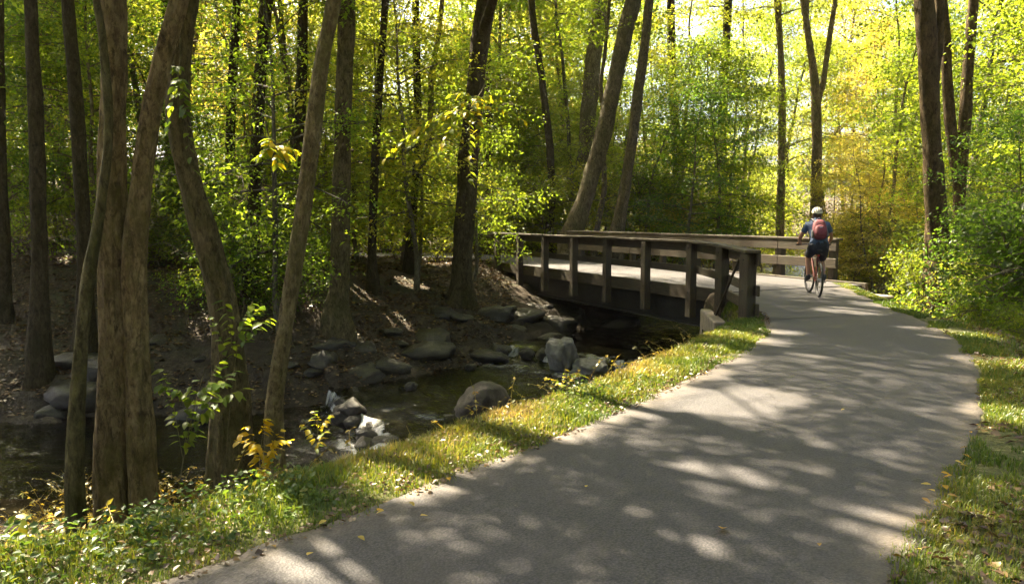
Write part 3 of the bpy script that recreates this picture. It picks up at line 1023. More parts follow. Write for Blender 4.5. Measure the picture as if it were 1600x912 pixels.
big_tree('pale_slanting_tree', [(10.3, [(428, 668, 34), (432, 600, 29), (452, 470, 28), (472, 340, 28), (488, 210, 28), (505, 90, 27), (522, 0, 26)])],
         wsc=0.87, label='slim pale tree slanting right with its foot beside the yellow sapling', top=12, crown='dense0', crown_s=1.0, crown_z=6.8, col=LIME, flare=1.1, bark=(0.98, 0.92, 0.66), seed=4, sides=28, step=0.06, ridge=0.22)
big_tree('straight_grey_tree', [(17.5, [(525, 488, 42), (530, 440, 30), (533, 330, 28), (535, 200, 27), (540, 90, 26), (541, 0, 26)])],
         'straight grey tree on the leafy bank beyond the pale slanting one', top=15, crown='canopy0', crown_s=1.05, crown_z=8, bark=(0.55, 0.52, 0.36), seed=5, sides=16, shade_arms=((6.8, (3.4, -3.2, 3.0), 'dense1', 1.0), (8.0, (5.2, -5.4, 2.6), 'dense0', 0.85)))
big_tree('bridge_end_tree', [(21.5, [(722, 478, 46), (722, 430, 34), (727, 330, 31), (733, 240, 30), (745, 110, 29), (760, 0, 28)])],
         'tall dark tree at the far end of the bridge, yellow leaves hanging before it', top=16, crown='canopy2', crown_s=1.1, crown_z=9, bark=(0.36, 0.33, 0.24), seed=6, sides=16, shade_arms=((6.5, (1.6, -4.6, 2.2), 'dense0', 1.0), (8.0, (0.2, -2.6, 2.5), 'dense1', 0.85), (9.5, (2.9, 1.7, 3.2), 'dense1', 0.95)))
big_tree('tree', [(31, [(893, 372, 36), (903, 340, 30), (920, 290, 27), (945, 200, 25), (968, 90, 25), (990, 0, 24)])],
         'dark tree leaning right behind the bridge, leftmost of two leaning trunks', top=18, crown='canopy0', crown_s=1.2, crown_z=12, bark=(0.6, 0.58, 0.5), seed=7, sides=12, step=0.2)
big_tree('tree', [(30, [(963, 372, 24), (970, 330, 19), (985, 240, 17), (994, 170, 16), (1006, 80, 15), (1015, 0, 14)])],
         'thin dark tree leaning right behind the bridge, rightmost of two leaning trunks', top=16, crown='canopy1', crown_s=1.1, crown_z=10.5, bark=(0.55, 0.52, 0.45), seed=8, sides=10, step=0.2)
big_tree('tree', [(36, [(897, 372, 30), (903, 320, 27), (914, 240, 25), (922, 150, 25), (930, 70, 25), (942, 0, 25)])],
         'broad grey trunk rising behind the leaning trees beyond the bridge', top=19, crown='canopy2', crown_s=1.3, crown_z=13, bark=(0.8, 0.78, 0.7), seed=9, sides=12, step=0.2)
big_tree('verge_tree', [(17.5, [(1470, 425, 46), (1468, 390, 33), (1460, 300, 30), (1455, 200, 29), (1450, 100, 28), (1444, 0, 28)]),
                        (17.6, [(1462, 140, 10), (1466, 80, 13), (1468, 0, 14)])],
         'straight brown tree on the grassy bank right of the cyclist', top=14, crown='canopy1', crown_s=1.1, crown_z=8, col=LIME, bark=(0.52, 0.42, 0.29), seed=10, sides=16)
big_tree('forked_tree', [(19.5, [(1500, 420, 26), (1498, 370, 20), (1501, 280, 18), (1508, 180, 17), (1514, 90, 16), (1521, 0, 16)]),
                         (19.5, [(1498, 330, 14), (1490, 240, 16), (1480, 130, 15), (1478, 60, 14), (1474, 0, 13)])],
         'forked brown tree standing just right of the straight verge tree', top=13, crown='canopy2', crown_s=1.0, crown_z=9, col=LIME, bark=(0.52, 0.42, 0.29), seed=11, sides=12)
big_tree('tree', [(36, [(1277, 380, 20), (1277, 320, 16), (1276, 200, 15), (1272, 120, 13), (1262, 50, 10), (1255, 0, 9)]),
                  (36, [(1276, 190, 10), (1286, 130, 9), (1296, 60, 8), (1305, 0, 7)])],
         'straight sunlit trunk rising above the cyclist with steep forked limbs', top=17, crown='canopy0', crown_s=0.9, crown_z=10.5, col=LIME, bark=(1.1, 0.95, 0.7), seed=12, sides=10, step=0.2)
big_tree('tree', [(38, [(1218, 380, 14), (1220, 300, 12), (1222, 180, 12), (1220, 90, 10), (1214, 0, 9)])],
         'slender trunk standing left of the sunlit trunk above the cyclist', top=16, crown='canopy1', crown_s=0.9, crown_z=11, col=LIME, bark=(1.0, 0.9, 0.7), seed=13, sides=9, step=0.2)
# further trunks on the left, each at its place
left_trunks = [
    (15, [(62, 545, 44), (62, 440, 32), (60, 330, 29), (58, 220, 27), (52, 110, 25), (48, 0, 24)], 'dark thick trunk on the far bank at the left edge of the woods'),
    (16, [(135, 520, 38), (132, 420, 28), (128, 300, 26), (118, 150, 25), (106, 0, 24)], 'dark trunk seen just left of the twin-stem tree on the far bank'),
    (17, [(8, 470, 24), (7, 380, 20), (3, 260, 18), (0, 120, 17), (-2, 0, 16)], 'dark trunk cut by the left edge of the picture'),
    (18.5, [(388, 480, 34), (393, 400, 27), (399, 280, 25), (405, 150, 24), (416, 0, 23)], 'dark trunk between the leaning mossy tree and the pale slanting tree'),
    (23, [(359, 420, 18), (358, 300, 16), (362, 150, 15), (370, 0, 14)], 'slender trunk standing behind the leaning mossy tree'),
    (22, [(466, 440, 22), (466, 330, 19), (469, 200, 18), (472, 90, 17), (474, 0, 16)], 'upright dark trunk directly behind the pale slanting tree'),
    (21, [(583, 455, 20), (581, 400, 15), (584, 300, 14), (590, 180, 13), (598, 60, 12), (602, 0, 12)], 'slender trunk standing midway between the straight grey tree and the bridge'),
    (24, [(640, 425, 20), (645, 330, 14), (652, 240, 13), (652, 120, 12), (649, 0, 12)], 'thin wavy trunk on the leaf-covered slope left of the bridge'),
    (33, [(765, 385, 16), (765, 300, 13), (764, 180, 12), (760, 60, 11), (757, 0, 10)], 'thin trunk just right of the tall dark tree at the bridge end'),
    (34, [(858, 372, 15), (862, 300, 13), (858, 220, 12), (846, 120, 12), (834, 40, 11), (830, 0, 11)], 'curving trunk behind the bridge rail, left of the leaning trees'),
    (40, [(1060, 380, 18), (1058, 250, 15), (1050, 120, 14), (1048, 0, 13)], 'straight trunk half hidden by the dark green foliage behind the bridge'),
    (42, [(1130, 380, 17), (1128, 260, 15), (1132, 120, 14), (1138, 0, 13)], 'trunk right of the dark green foliage behind the bridge'),
    (27, [(270, 420, 20), (268, 300, 17), (262, 150, 16), (258, 0, 15)], 'thin trunk glimpsed between twin-stem tree and leaning mossy tree'),
]
for n_, (Yd, pp, lab) in enumerate(left_trunks):
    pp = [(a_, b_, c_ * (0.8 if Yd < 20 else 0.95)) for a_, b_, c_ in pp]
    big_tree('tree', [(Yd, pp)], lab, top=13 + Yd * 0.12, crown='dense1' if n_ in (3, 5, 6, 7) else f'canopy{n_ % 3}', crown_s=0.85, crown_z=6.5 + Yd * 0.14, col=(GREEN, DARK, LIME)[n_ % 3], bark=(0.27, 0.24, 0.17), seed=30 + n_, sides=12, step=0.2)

# --- woods behind: understory and tall trees in masses
SARR = STREAM


def clear_of(a, b, ps=0.9, st=2.1):
    return (path_dist(a, b) > ps) & (seg_dist(a, b, SARR)[0] > st) & (seg_dist(a, b, [bl(-1, BW / 2), bl(8, BW / 2)])[0] > BW / 2 + 0.9)


def px_to_x(px, y): return (px - 800) / FPX * y * 0.995


def scatter(n, pxr, yr, keys, cols, sc, name, label, cat, group, zs=(0.9, 1.15), seed=0, mind=1.4, parts=('trunk', 'crown'), ps=1.2, st=2.3):
    r = random.Random(seed); done = []
    g = np.random.default_rng(seed + 5000)
    ya = np.sqrt(g.uniform(yr[0] ** 2, yr[1] ** 2, n * 12)); xa = px_to_x(g.uniform(*pxr, n * 12), ya)
    ok = clear_of(xa, ya, ps, st)
    for x, y in zip(xa[ok].tolist(), ya[ok].tolist()):
        if len(done) >= n: break
        if any((x - a) ** 2 + (y - b) ** 2 < mind * mind for a, b in done): continue
        done.append((x, y))
    ORD = 'leftmost second third fourth fifth sixth seventh eighth ninth tenth eleventh twelfth thirteenth fourteenth fifteenth sixteenth seventeenth eighteenth nineteenth twentieth'.split()
    done.sort(key=lambda q: q[0] / q[1])
    for k, (x, y) in enumerate(done):
        lab = label
        if len(done) <= 20:
            lab = label + (', leftmost of them' if k == 0 else (', rightmost of them' if k == len(done) - 1 else f', {ORD[k]} from the left'))
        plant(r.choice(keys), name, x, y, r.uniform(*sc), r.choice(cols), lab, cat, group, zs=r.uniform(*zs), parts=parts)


for x_, y_ in ((-13.5, 16.5), (-15.5, 20.5), (-12.5, 22.5), (-17, 14)):  # out of view, added to darken the water at left
    plant('tall1', 'woodland_tree', x_, y_, 0.85, GREEN, 'tall unseen tree added beyond the left picture edge to shade the stream', 'tree', 'unseen shade trees beyond the left edge')
for k_, (x_, y_) in enumerate(((-6.5, -6), (1.5, -8), (5.5, -5), (7.5, -1.5), (9.5, 2.5), (10.5, 6.5), (-10, 1.5), (-12, -3), (-2.5, -10), (12.5, 10.5), (8.5, -7), (13.5, 3))):  # out of view, added to keep sky light off the path
    plant(f'tall{k_ % 4}', 'woodland_tree', x_, y_, 0.95, GREEN, 'tall unseen tree of the surrounding woods, added to block sky light', 'tree', 'unseen trees blocking sky light')
UND = ['under0', 'under1', 'under2', 'under3']; TAL = ['tall0', 'tall1', 'tall2', 'tall3']; BSH = ['bush0', 'bush1', 'bush2']
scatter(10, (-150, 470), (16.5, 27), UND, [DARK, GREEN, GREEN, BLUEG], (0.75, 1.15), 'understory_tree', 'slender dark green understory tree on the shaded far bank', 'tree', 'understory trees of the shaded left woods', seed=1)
scatter(8, (420, 760), (20.5, 32), UND, [GREEN, LIME, LIME], (0.8, 1.2), 'understory_tree', 'yellow-green understory tree on the slope left of the bridge', 'tree', 'understory trees left of the bridge', seed=2)
scatter(16, (-150, 760), (28, 46), TAL, [LIME, LIME, GREEN, GOLD], (0.8, 1.1), 'woodland_tree', 'tall backlit tree deep in the left woods', 'tree', 'tall trees deep in the left woods', seed=3, mind=2.6)
scatter(14, (-150, 760), (30, 48), UND, [LIME, GOLD, GREEN], (1.0, 1.5), 'understory_tree', 'sunlit yellow understory tree deep in the left woods', 'tree', 'sunlit understory deep in the left woods', seed=4, mind=2)
scatter(10, (740, 1000), (34, 48), UND + TAL[:2], [LIME, GREEN, GOLD], (0.9, 1.3), 'woodland_tree', 'yellow-green tree in the woods behind the bridge', 'tree', 'trees straight behind the bridge', seed=5, mind=2)
scatter(6, (1000, 1180), (30, 40), UND, [DARK, GREEN, GREEN], (1.0, 1.4), 'understory_tree', 'dense dark green tree behind the bridge rail', 'tree', 'dark green trees left of the cyclist', seed=6, mind=1.6)
scatter(8, (1230, 1430), (38, 58), TAL, [LIME, GREEN, GOLD, LIME], (0.75, 1.0), 'woodland_tree', 'tall golden tree in the woods beyond the cyclist', 'tree', 'golden trees beyond the cyclist', seed=7, mind=3.2)
scatter(10, (1190, 1440), (30, 44), UND, [LIME, PEACH, LIME, GOLD], (0.6, 0.95), 'understory_tree', 'small golden tree in the clearing beyond the cyclist', 'tree', 'small golden trees beyond the cyclist', seed=8, mind=2)
scatter(9, (1420, 1720), (19, 36), TAL + UND, [GREEN, GREEN, LIME], (0.8, 1.1), 'woodland_tree', 'bright yellow-green tree on the rising ground at right', 'tree', 'yellow-green trees on the right rise', seed=9, mind=2)
scatter(20, (-200, 1800), (52, 74), TAL, [LIME, GOLD, GREEN], (1.0, 1.35), 'woodland_tree', 'far tree closing the view behind the woods', 'tree', 'far trees closing the view', seed=10, mind=3.5)
scatter(20, (-60, 720), (21, 44), ['pole0', 'pole1'], [LIME, GREEN], (0.85, 1.2), 'slim_tree', 'slim bare-stemmed tree deep in the left woods', 'tree', 'slim trees of the left woods', seed=41, mind=1.5)
scatter(16, (760, 1430), (32, 52), ['pole0', 'pole1'], [LIME, GREEN], (0.85, 1.25), 'slim_tree', 'slim bare-stemmed tree behind bridge and cyclist', 'tree', 'slim trees behind the bridge', seed=42, mind=1.5)
scatter(9, (1295, 1420), (31, 42), ['snag0', 'snag1'], [PEACH, GOLD], (0.8, 1.15), 'bare_sapling', 'thin crooked dark sapling in the golden clearing', 'tree', 'thin saplings in the golden clearing', seed=43, mind=0.8)
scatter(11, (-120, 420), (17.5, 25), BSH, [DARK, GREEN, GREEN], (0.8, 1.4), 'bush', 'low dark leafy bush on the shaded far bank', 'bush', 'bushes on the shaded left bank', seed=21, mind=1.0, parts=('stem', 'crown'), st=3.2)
scatter(7, (340, 470), (17.5, 24), BSH, [GREEN, DARK], (1.0, 1.5), 'bush', 'glossy leafy bush behind the pale slanting tree', 'bush', 'glossy bushes behind the pale tree', seed=27, mind=0.9, parts=('stem', 'crown'), st=3.6)
scatter(20, (430, 800), (27, 44), BSH, [GREEN, LIME, DARK], (1.3, 2.3), 'bush', 'leafy bush past the far end of the bridge', 'bush', 'bushes past the far bridge end', seed=22, mind=1.3, parts=('stem', 'crown'))
scatter(12, (770, 1190), (31, 42), BSH, [GREEN, LIME, DARK, GOLD], (1.3, 2.3), 'bush', 'leafy bush seen through the bridge rails', 'bush', 'bushes behind the bridge rails', seed=23, mind=1.2, parts=('stem', 'crown'))
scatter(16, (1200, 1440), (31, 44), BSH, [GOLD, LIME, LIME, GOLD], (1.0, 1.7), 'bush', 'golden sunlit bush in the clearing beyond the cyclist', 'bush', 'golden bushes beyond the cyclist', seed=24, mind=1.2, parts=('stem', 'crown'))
scatter(16, (1400, 1640), (14.5, 22), BSH, [GREEN, DARK, LIME], (0.5, 0.95), 'bush', 'light green bush at the foot of the verge trees', 'bush', 'light bushes under the verge trees', seed=25, mind=0.9, parts=('stem', 'crown'), ps=1.5)
scatter(7, (1545, 1680), (10.5, 16), BSH, [DARK, BLUEG, DARK], (1.1, 1.5), 'bush', 'large dark green bush crowding the right picture edge', 'bush', 'dark bushes at the right edge', seed=26, mind=0.9, parts=('stem', 'crown'), ps=1.9)
scatter(26, (1430, 1640), (10.0, 15), BSH, [GREEN, DARK, GREEN], (0.28, 0.45), 'bush', 'low clump of broad green leaves behind the right grass verge', 'bush', 'low leafy clumps behind the right verge', seed=28, mind=0.45, parts=('stem', 'crown'), ps=1.1)
for (px, Yd, sc) in ((1600, 14.5, 0.62), (1665, 13.0, 0.6)):
    plant('under1', 'shade_tree', px_to_x(px, Yd), Yd, sc, BLUEG, 'dark leafy young tree leaning in at the right edge above the low clumps' if px < 1640 else 'dense dark young tree mostly beyond the right picture edge', 'tree')


scatter(7, (1190, 1310), (38, 47), BSH, [LIME, GOLD, LIME], (1.6, 2.4), 'bush', 'pale yellow-green bush in the gap straight behind the cyclist', 'bush', 'bushes straight behind the cyclist', seed=33, mind=1.3, parts=('stem', 'crown'))
scatter(34, (-200, 1800), (44, 66), BSH, [LIME, GOLD, GREEN, LIME], (2.4, 4.2), 'bush', 'pale sunlit thicket far back under the trees', 'bush', 'far thickets under the trees', seed=31, mind=2.2, parts=('stem', 'crown'))


# ------------------------------------------------------------------ crown leaves cut away along sun rays to light chosen spots
SUN_SPOTS = [(at_z(1500, 870, 0), .25), (at_z(1570, 790, 0), .3), (at_z(1580, 640, 0.05), .35), (at_z(300, 440, 0.1), .35), (at_z(610, 475, -0.6), .3), (at_z(120, 400, 0.6), .5), (at_z(1150, 532, 0), .55), (at_z(1100, 556, 0), .5), (at_z(1050, 578, 0), .55), (at_z(1000, 605, 0), .45), (at_z(950, 628, 0), .5), (at_z(900, 650, 0), .4), (at_z(850, 668, 0), .42), (at_z(760, 705, 0), .36), (at_z(1020, 642, 0), .3), (at_z(1200, 622, 0), .32), (at_z(1260, 560, 0), .22), (at_z(1220, 520, 0), .25), (at_z(640, 752, 0), .34), (at_z(420, 800, 0), .30), (at_z(150, 850, -0.1), .32), (at_z(40, 860, -0.1), .25),
             (at_z(1480, 522, 0), .55), (at_z(1400, 478, 0), .6), (at_z(1560, 560, 0.05), .4), (at_z(1120, 632, 0), .48), (at_z(1330, 487, 0), .5), (at_z(1050, 860, 0), .22), (at_z(1350, 815, 0), .22), (at_z(520, 880, 0), .28), (at_z(1120, 750, 0), .25),
             (at_y(345, 590, 7.5)[0], .34), (at_y(390, 485, 9.4)[0], .36), (at_y(415, 675, 8.2)[0], .36), (at_y(500, 660, 8.6)[0], .3), (at_y(890, 585, 8.0)[0], .3), (at_y(290, 220, 9.8)[0], .4),
             (at_y(735, 220, 17.1)[0], 1.0), (at_y(640, 235, 17.1)[0], .7), (at_y(440, 245, 12.2)[0], .5), (at_z(565, 445, -0.2), .45), (at_z(640, 430, -0.1), .45), (at_z(690, 415, 0), .5), 
             (at_z(955, 430, 0.03), .4), (at_z(1030, 447, 0.03), .3), (at_z(600, 652, -1.9), .4), (at_z(660, 640, -1.9), .35), (at_z(880, 565, -1.5), .5), (at_y(430, 350, 19)[0], 1.0), (at_y(60, 345, 30)[0], 1.4), (at_y(178, 230, 7.8)[0], .25)]
bpy.context.view_layer.update()
_sd = np.array(S_DIR)
_cache = {}
for o in [q for q in COL.objects if q.type == 'MESH' and q.name.split('.')[0] == 'crown']:
    me = o.data
    if me.name not in _cache:
        a_ = np.empty(len(me.vertices) * 3, np.float32); me.vertices.foreach_get('co', a_)
        r_ = np.empty(len(me.polygons), np.float32); me.attributes['rnd'].data.foreach_get('value', r_)
        _cache[me.name] = (a_.reshape(-1, 4, 3), r_[:len(r_) // 2])
    lv, lr_ = _cache[me.name]
    mw = np.array(o.matrix_world)
    c_ = lv[:, 0] @ mw[:3, :3].T + mw[:3, 3]
    cen = c_.mean(0); rad_ = np.linalg.norm(c_ - cen, axis=1).max()
    kill = np.zeros(len(c_), bool)
    for (t_, r_) in SUN_SPOTS:
        w_ = cen - np.array(t_); al = w_ @ _sd
        if al < -rad_ or np.linalg.norm(w_ - al * _sd) > rad_ + r_: continue
        w_ = c_ - np.array(t_); al = w_ @ _sd
        kill |= (al > 0.6) & (np.linalg.norm(w_ - al[:, None] * _sd, axis=1) < r_)
    if kill.sum() > 25:
        k_ = lv[~kill].reshape(-1, 3); n_ = len(k_) // 4; i = np.arange(n_) * 4
        F_ = np.concatenate([np.stack([i, i + 1, i + 2], 1), np.stack([i, i + 2, i + 3], 1)])
        rr_ = lr_[~kill]
        o.data = mesh_np(me.name + '_gap', k_, F_, M_LEAF, True, attrs={'rnd': ('FACE', np.concatenate([rr_, rr_]))})


# ------------------------------------------------------------------ rocks
def rock_mesh(seed, mat, flat=0.7, sub=3, amp=0.35):
    bm = bmesh.new()
    bmesh.ops.create_icosphere(bm, subdivisions=sub, radius=0.5)
    g = np.random.default_rng(seed)
    planes = unit(g.normal(0, 1, (14, 3))); dist = g.uniform(0.30, 0.48, 14)
    for v in bm.verts:
        p = np.array(v.co)
        for n_, d_ in zip(planes, dist):
            s_ = p @ n_ - d_
            if s_ > 0: p = p - n_ * s_ * 0.88
        q = p * 5 + seed
        p = p * (1 + amp * float(fbm(np.array([q[0] + q[2]]), np.array([q[1] - q[2]]), seed, 3)[0]) + 0.28 * abs(float(fbm(np.array([q[0] * 1.7 - q[2]]), np.array([q[1] * 1.7 + q[2] * 1.3]), seed + 50, 3)[0])))
        v.co = Vector(p)
        v.co.z *= flat
    return bm_mesh(f'rock_{seed}', bm, mat, True)


def rock(name, me, x, y, z, sx, sy, sz, label, group=None, rz=None, cat='rock'):
    o = put(name, me, None, (x, y, z), (trng.uniform(-.15, .15), trng.uniform(-.15, .15), trng.uniform(0, 6.28) if rz is None else rz), (sx, sy, sz))
    return tag(o, label, cat, group)


RM = [rock_mesh(s, M_ROCK, 0.75, 3, 0.55) for s in range(6)]
BM_ = rock_mesh(21, M_BOULDER, 0.95, 4, 0.25)
PM_ = rock_mesh(23, M_PALEROCK, 1.0, 4, 0.4)
PM2 = rock_mesh(25, M_PALEROCK, 0.6, 4, 0.4)
WL1 = float(water_level(ARC2 - 1.5)); WL2 = float(water_level(ARC2 + 2)); WL0 = float(water_level(ARC1 - 1))
p = at_z(753, 655, WL1)
rock('boulder', BM_, p[0], p[1] + 0.3, WL1 + 0.18, 0.98, 0.85, 0.92, 'big rounded brown boulder at the near shore of the stream', rz=0.6, cat='boulder')
p = at_z(878, 580, WL1)
rock('boulder', PM_, p[0], p[1] + 0.3, WL1 + 0.28, 0.8, 0.75, 1.15, 'pale grey pointed boulder splitting the little fall below the bridge', rz=1.2, cat='boulder')
p = at_z(925, 585, WL1)
rock('boulder', PM2, p[0], p[1] + 0.3, WL1 + 0.12, 0.9, 0.8, 0.7, 'low pale wet slab just right of the pointed pale boulder', rz=0.3, cat='boulder')
for px, py, s, lab in ((560, 664, 0.42, 'dark wet rock in the cascade, leftmost of three'), (590, 672, 0.5, 'dark wet rock in the cascade, middle of three'), (622, 676, 0.46, 'dark wet rock in the cascade, rightmost of three'),
                       (548, 648, 0.6, 'dark wet rock above the cascade against the far bank'), (700, 668, 0.5, 'low dark rock half under water beside the big brown boulder'),
                       (805, 548, 0.62, 'round grey rock at the foot of the far bank under the bridge end'), (775, 560, 0.75, 'mossy dark rock left of the round grey rock below the bridge'),
                       (1022, 552, 0.62, 'dark round rock by the water under the near bridge end'), (1046, 545, 0.6, 'dark rock wedged beside the near bridge abutment'),
                       (985, 545, 0.55, 'dark rock in the water under the middle of the bridge'), (640, 610, 0.35, 'small dark stone breaking the pool surface'), (735, 578, 0.3, 'small pale-topped stone at the upper end of the pool')):
    p = at_z(px, py, WL1 if py < 655 else WL2 + 0.1)
    rock('rock', RM[int(px) % 6], p[0], p[1] + 0.15, p[2] + s * 0.12, s, s * 0.85, s * 0.9, lab)
cg = np.random.default_rng(17)
for arc0, wls, n_, lab in ((ARC2 + 0.1, (WL1, WL2), 10, 'small dark wet rock breaking the lower cascade'), (ARC1 + 0.1, (WL0, WL1), 8, 'small dark wet rock in the fall below the bridge')):
    for k in range(n_):
        vv = -1.8 + 3.6 * (k + cg.uniform(0.1, 0.9)) / n_; aa = arc0 + cg.uniform(-0.2, 0.25)
        cx_ = float(np.interp(aa, S_ARC, S_ARR[:, 0])); cy_ = float(np.interp(aa, S_ARC, S_ARR[:, 1]))
        dx_ = float(np.interp(aa, u, tx)); dy_ = float(np.interp(aa, u, ty)); sz = cg.uniform(0.24, 0.48)
        rock('stone', RM[k % 6], cx_ - dy_ * vv, cy_ + dx_ * vv, (wls[0] + wls[1]) / 2 + 0.03, sz * 1.2, sz, sz, lab, 'rocks of the lower cascade' if n_ == 10 else 'rocks of the fall below the bridge')
g = np.random.default_rng(61)
cnt = 0
cand = g.uniform(0, 1, (7000, 2))
xs = -9 + cand[:, 0] * 16; ys = 10.5 + cand[:, 1] * 17
sdv, arcv, sidev = seg_dist(xs, ys, STREAM)
pdv = path_dist(xs, ys)
zz = hgts(xs, ys)
placed = []
for x, y, d, sd_, z, pd_ in zip(xs, ys, sdv, sidev, zz, pdv):
    if cnt >= 90: break
    if pd_ < 1.6 or d < 1.35 or d > (4.6 if sd_ < 0 else 2.3): continue
    s = float(g.uniform(0.3, 1.25)) * (1.0 if sd_ < 0 else 0.6)
    if any((x - a) ** 2 + (y - b) ** 2 < (0.27 * (s + c)) ** 2 for a, b, c in placed): continue
    placed.append((x, y, s))
    lab = 'dark wet stone lying along the far shore of the stream' if sd_ < 0 and d < 2.8 else ('mossy dark stone set in the far bank above the water' if sd_ < 0 else 'dark stone lying along the near shore below the grass')
    grp = 'stones along the far shore' if sd_ < 0 and d < 2.8 else ('stones in the far bank' if sd_ < 0 else 'stones along the near shore')
    ppx = 800 + FPX * x / y
    where = 'below the bridge' if ppx > 850 else ('behind the big brown boulder' if ppx > 650 else ('near the cascade' if ppx > 480 else 'behind the bank trees at left'))
    szw = 'large' if s > 0.9 else ('small' if s < 0.5 else 'medium')
    lab = szw + {'stones along the far shore': ' dark wet stone on the far shore ', 'stones in the far bank': ' mossy stone set in the far bank ', 'stones along the near shore': ' dark stone on the near shore '}[grp] + where
    rock('stone', RM[cnt % 6], x, y, z - 0.07 * s, s * g.uniform(0.9, 1.5), s, s * g.uniform(0.55, 0.9), lab, grp)
    cnt += 1


# ------------------------------------------------------------------ ground cover (stuff)
def edge_strip(P, g, n, side, dmin, dmax, lo, hi, power=1.0):
    """random points beside a path edge. side +1 = left of travel"""
    P = np.array(P); s = np.concatenate([[0], np.cumsum(np.linalg.norm(np.diff(P, axis=0), axis=1))])
    u = g.uniform(lo, hi, n) * s[-1]
    x = np.interp(u, s, P[:, 0]); y = np.interp(u, s, P[:, 1])
    tx_ = np.interp(u, s, np.gradient(P[:, 0], s)); ty_ = np.interp(u, s, np.gradient(P[:, 1], s))
    l = np.sqrt(tx_ ** 2 + ty_ ** 2) + 1e-9
    d = dmin + (dmax - dmin) * g.uniform(0, 1, n) ** power
    return x - ty_ / l * d * side, y + tx_ / l * d * side, d


def grass(name, label, x, y, h, w, g, mat=M_GRASS, rn=None, lean=0.5):
    n = len(x)
    z = hgts(x, y)
    B = np.stack([x, y, z - 0.01], 1)
    a = g.uniform(0, 2 * math.pi, n)
    Dl = np.stack([np.cos(a), np.sin(a), np.zeros(n)], 1)
    Sd = np.stack([-np.sin(a), np.cos(a), np.zeros(n)], 1)
    ln_ = g.uniform(0.1, lean, n) * h
    up = np.zeros((n, 3)); up[:, 2] = h
    mid = B + up * 0.6 + Dl * ln_[:, None] * 0.35
    tip = B + up * (1 - 0.25 * (ln_ / h)[:, None]) + Dl * ln_[:, None]
    W = w[:, None] * 0.5
    V = np.stack([B - Sd * W, B + Sd * W, mid + Sd * W * 0.8, mid - Sd * W * 0.8, tip], 1).reshape(-1, 3)
    i = np.arange(n) * 5
    Q = np.stack([i, i + 1, i + 2, i + 3], 1); T = np.stack([i + 3, i + 2, i + 4], 1)
    r = g.uniform(0, 1, n) if rn is None else rn
    o = put(name, mesh_np(name, V, [T, Q], mat, True, attrs={'rnd': ('FACE', np.concatenate([r, r]))}))
    return tag(o, label, 'grass', kind='stuff')


def cover(name, label, x, y, zoff, size, g, mat, tilt=0.5, cat='ground cover', rn=None, flat=False):
    n = len(x)
    z = hgts(x, y) + zoff
    a = g.uniform(0, 2 * math.pi, n)
    D = unit(np.stack([np.cos(a), np.sin(a), g.normal(0.05, 0.12 if flat else 0.35, n)], 1))
    N = unit(np.stack([g.normal(0, tilt, n), g.normal(0, tilt, n), np.ones(n)], 1))
    V, F = leaf_arrays(np.stack([x, y, z], 1), D, N, size, size * g.uniform(0.55, 0.85, n), 0.15)
    r = g.uniform(0, 1, n) if rn is None else rn
    o = put(name, mesh_np(name, V, F, mat, True, attrs={'rnd': ('FACE', np.concatenate([r, r]))}))
    return tag(o, label, cat, kind='stuff')


g = np.random.default_rng(7)
# left verge: lush near the asphalt, ragged outwards
x, y, d = edge_strip(LEFT, g, 130000, 1, -0.15, 1.25, 0.28, 0.93, 0.9)
keep = (fbm(x * 1.6, y * 1.6, 5) + 0.5 > 0.30 + 0.22 * (d > 0.7)) & (y > 2.2) & (d > -0.16 * np.clip(3 * fbm(x * 1.7, y * 1.7, 71) + 0.25, 0, 1))
x, y, d = x[keep], y[keep], d[keep]
dry = np.clip(0.52 + 1.6 * fbm(x * 0.9, y * 0.9, 11) + 0.30 * (d - 0.5) + g.normal(0, 0.18, len(x)), 0, 1)
hh = g.uniform(0.03, 0.085, len(x)) * (0.75 + 1.2 * np.clip(fbm(x * 2.2, y * 2.2, 15) + 0.3, 0, 1)) * np.where(d < 0.12, 0.7, 1)
grass('verge_grass', 'green and straw-coloured grass strip between the left path edge and the stream bank', x, y, hh, g.uniform(0.004, 0.008, len(x)) * (0.6 + y * 0.09), g, rn=dry, lean=0.9)
x, y, d = edge_strip(RIGHT, g, 64000, -1, -0.15, 0.42, 0.15, 1.0, 1.5)
keep = (fbm(x * 1.5, y * 1.5, 6) + 0.5 > 0.36) & (y > 2.2) & (d > -0.16 * np.clip(3 * fbm(x * 1.7, y * 1.7, 72) + 0.25, 0, 1))
x, y, d = x[keep], y[keep], d[keep]
grass('verge_grass', 'short green grass fringe along the outer right edge of the path', x, y, g.uniform(0.03, 0.075, len(x)), g.uniform(0.004, 0.008, len(x)) * (0.6 + y * 0.09), g, rn=np.clip(0.4 + 1.3 * fbm(x, y, 12) + g.normal(0, .2, len(x)), 0, 1), lean=0.9)
x, y, d = edge_strip(RIGHT, g, 46000, -1, 0.35, 4.0, 0.45, 1.0, 0.8)
keep = (fbm(x * 0.8, y * 0.8, 8) + 0.5 > 0.36 + 0.25 * smooth((8.5 - y) / 2.5)) & (y > 3)
x, y, d = x[keep], y[keep], d[keep]
grass('bank_grass', 'sunlit short grass on the low bank right of the path', x, y, g.uniform(0.04, 0.10, len(x)), g.uniform(0.006, 0.010, len(x)) * (0.6 + y * 0.09), g, rn=np.clip(0.5 + 1.2 * fbm(x * .7, y * .7, 14) + g.normal(0, .2, len(x)), 0, 1), lean=0.9)
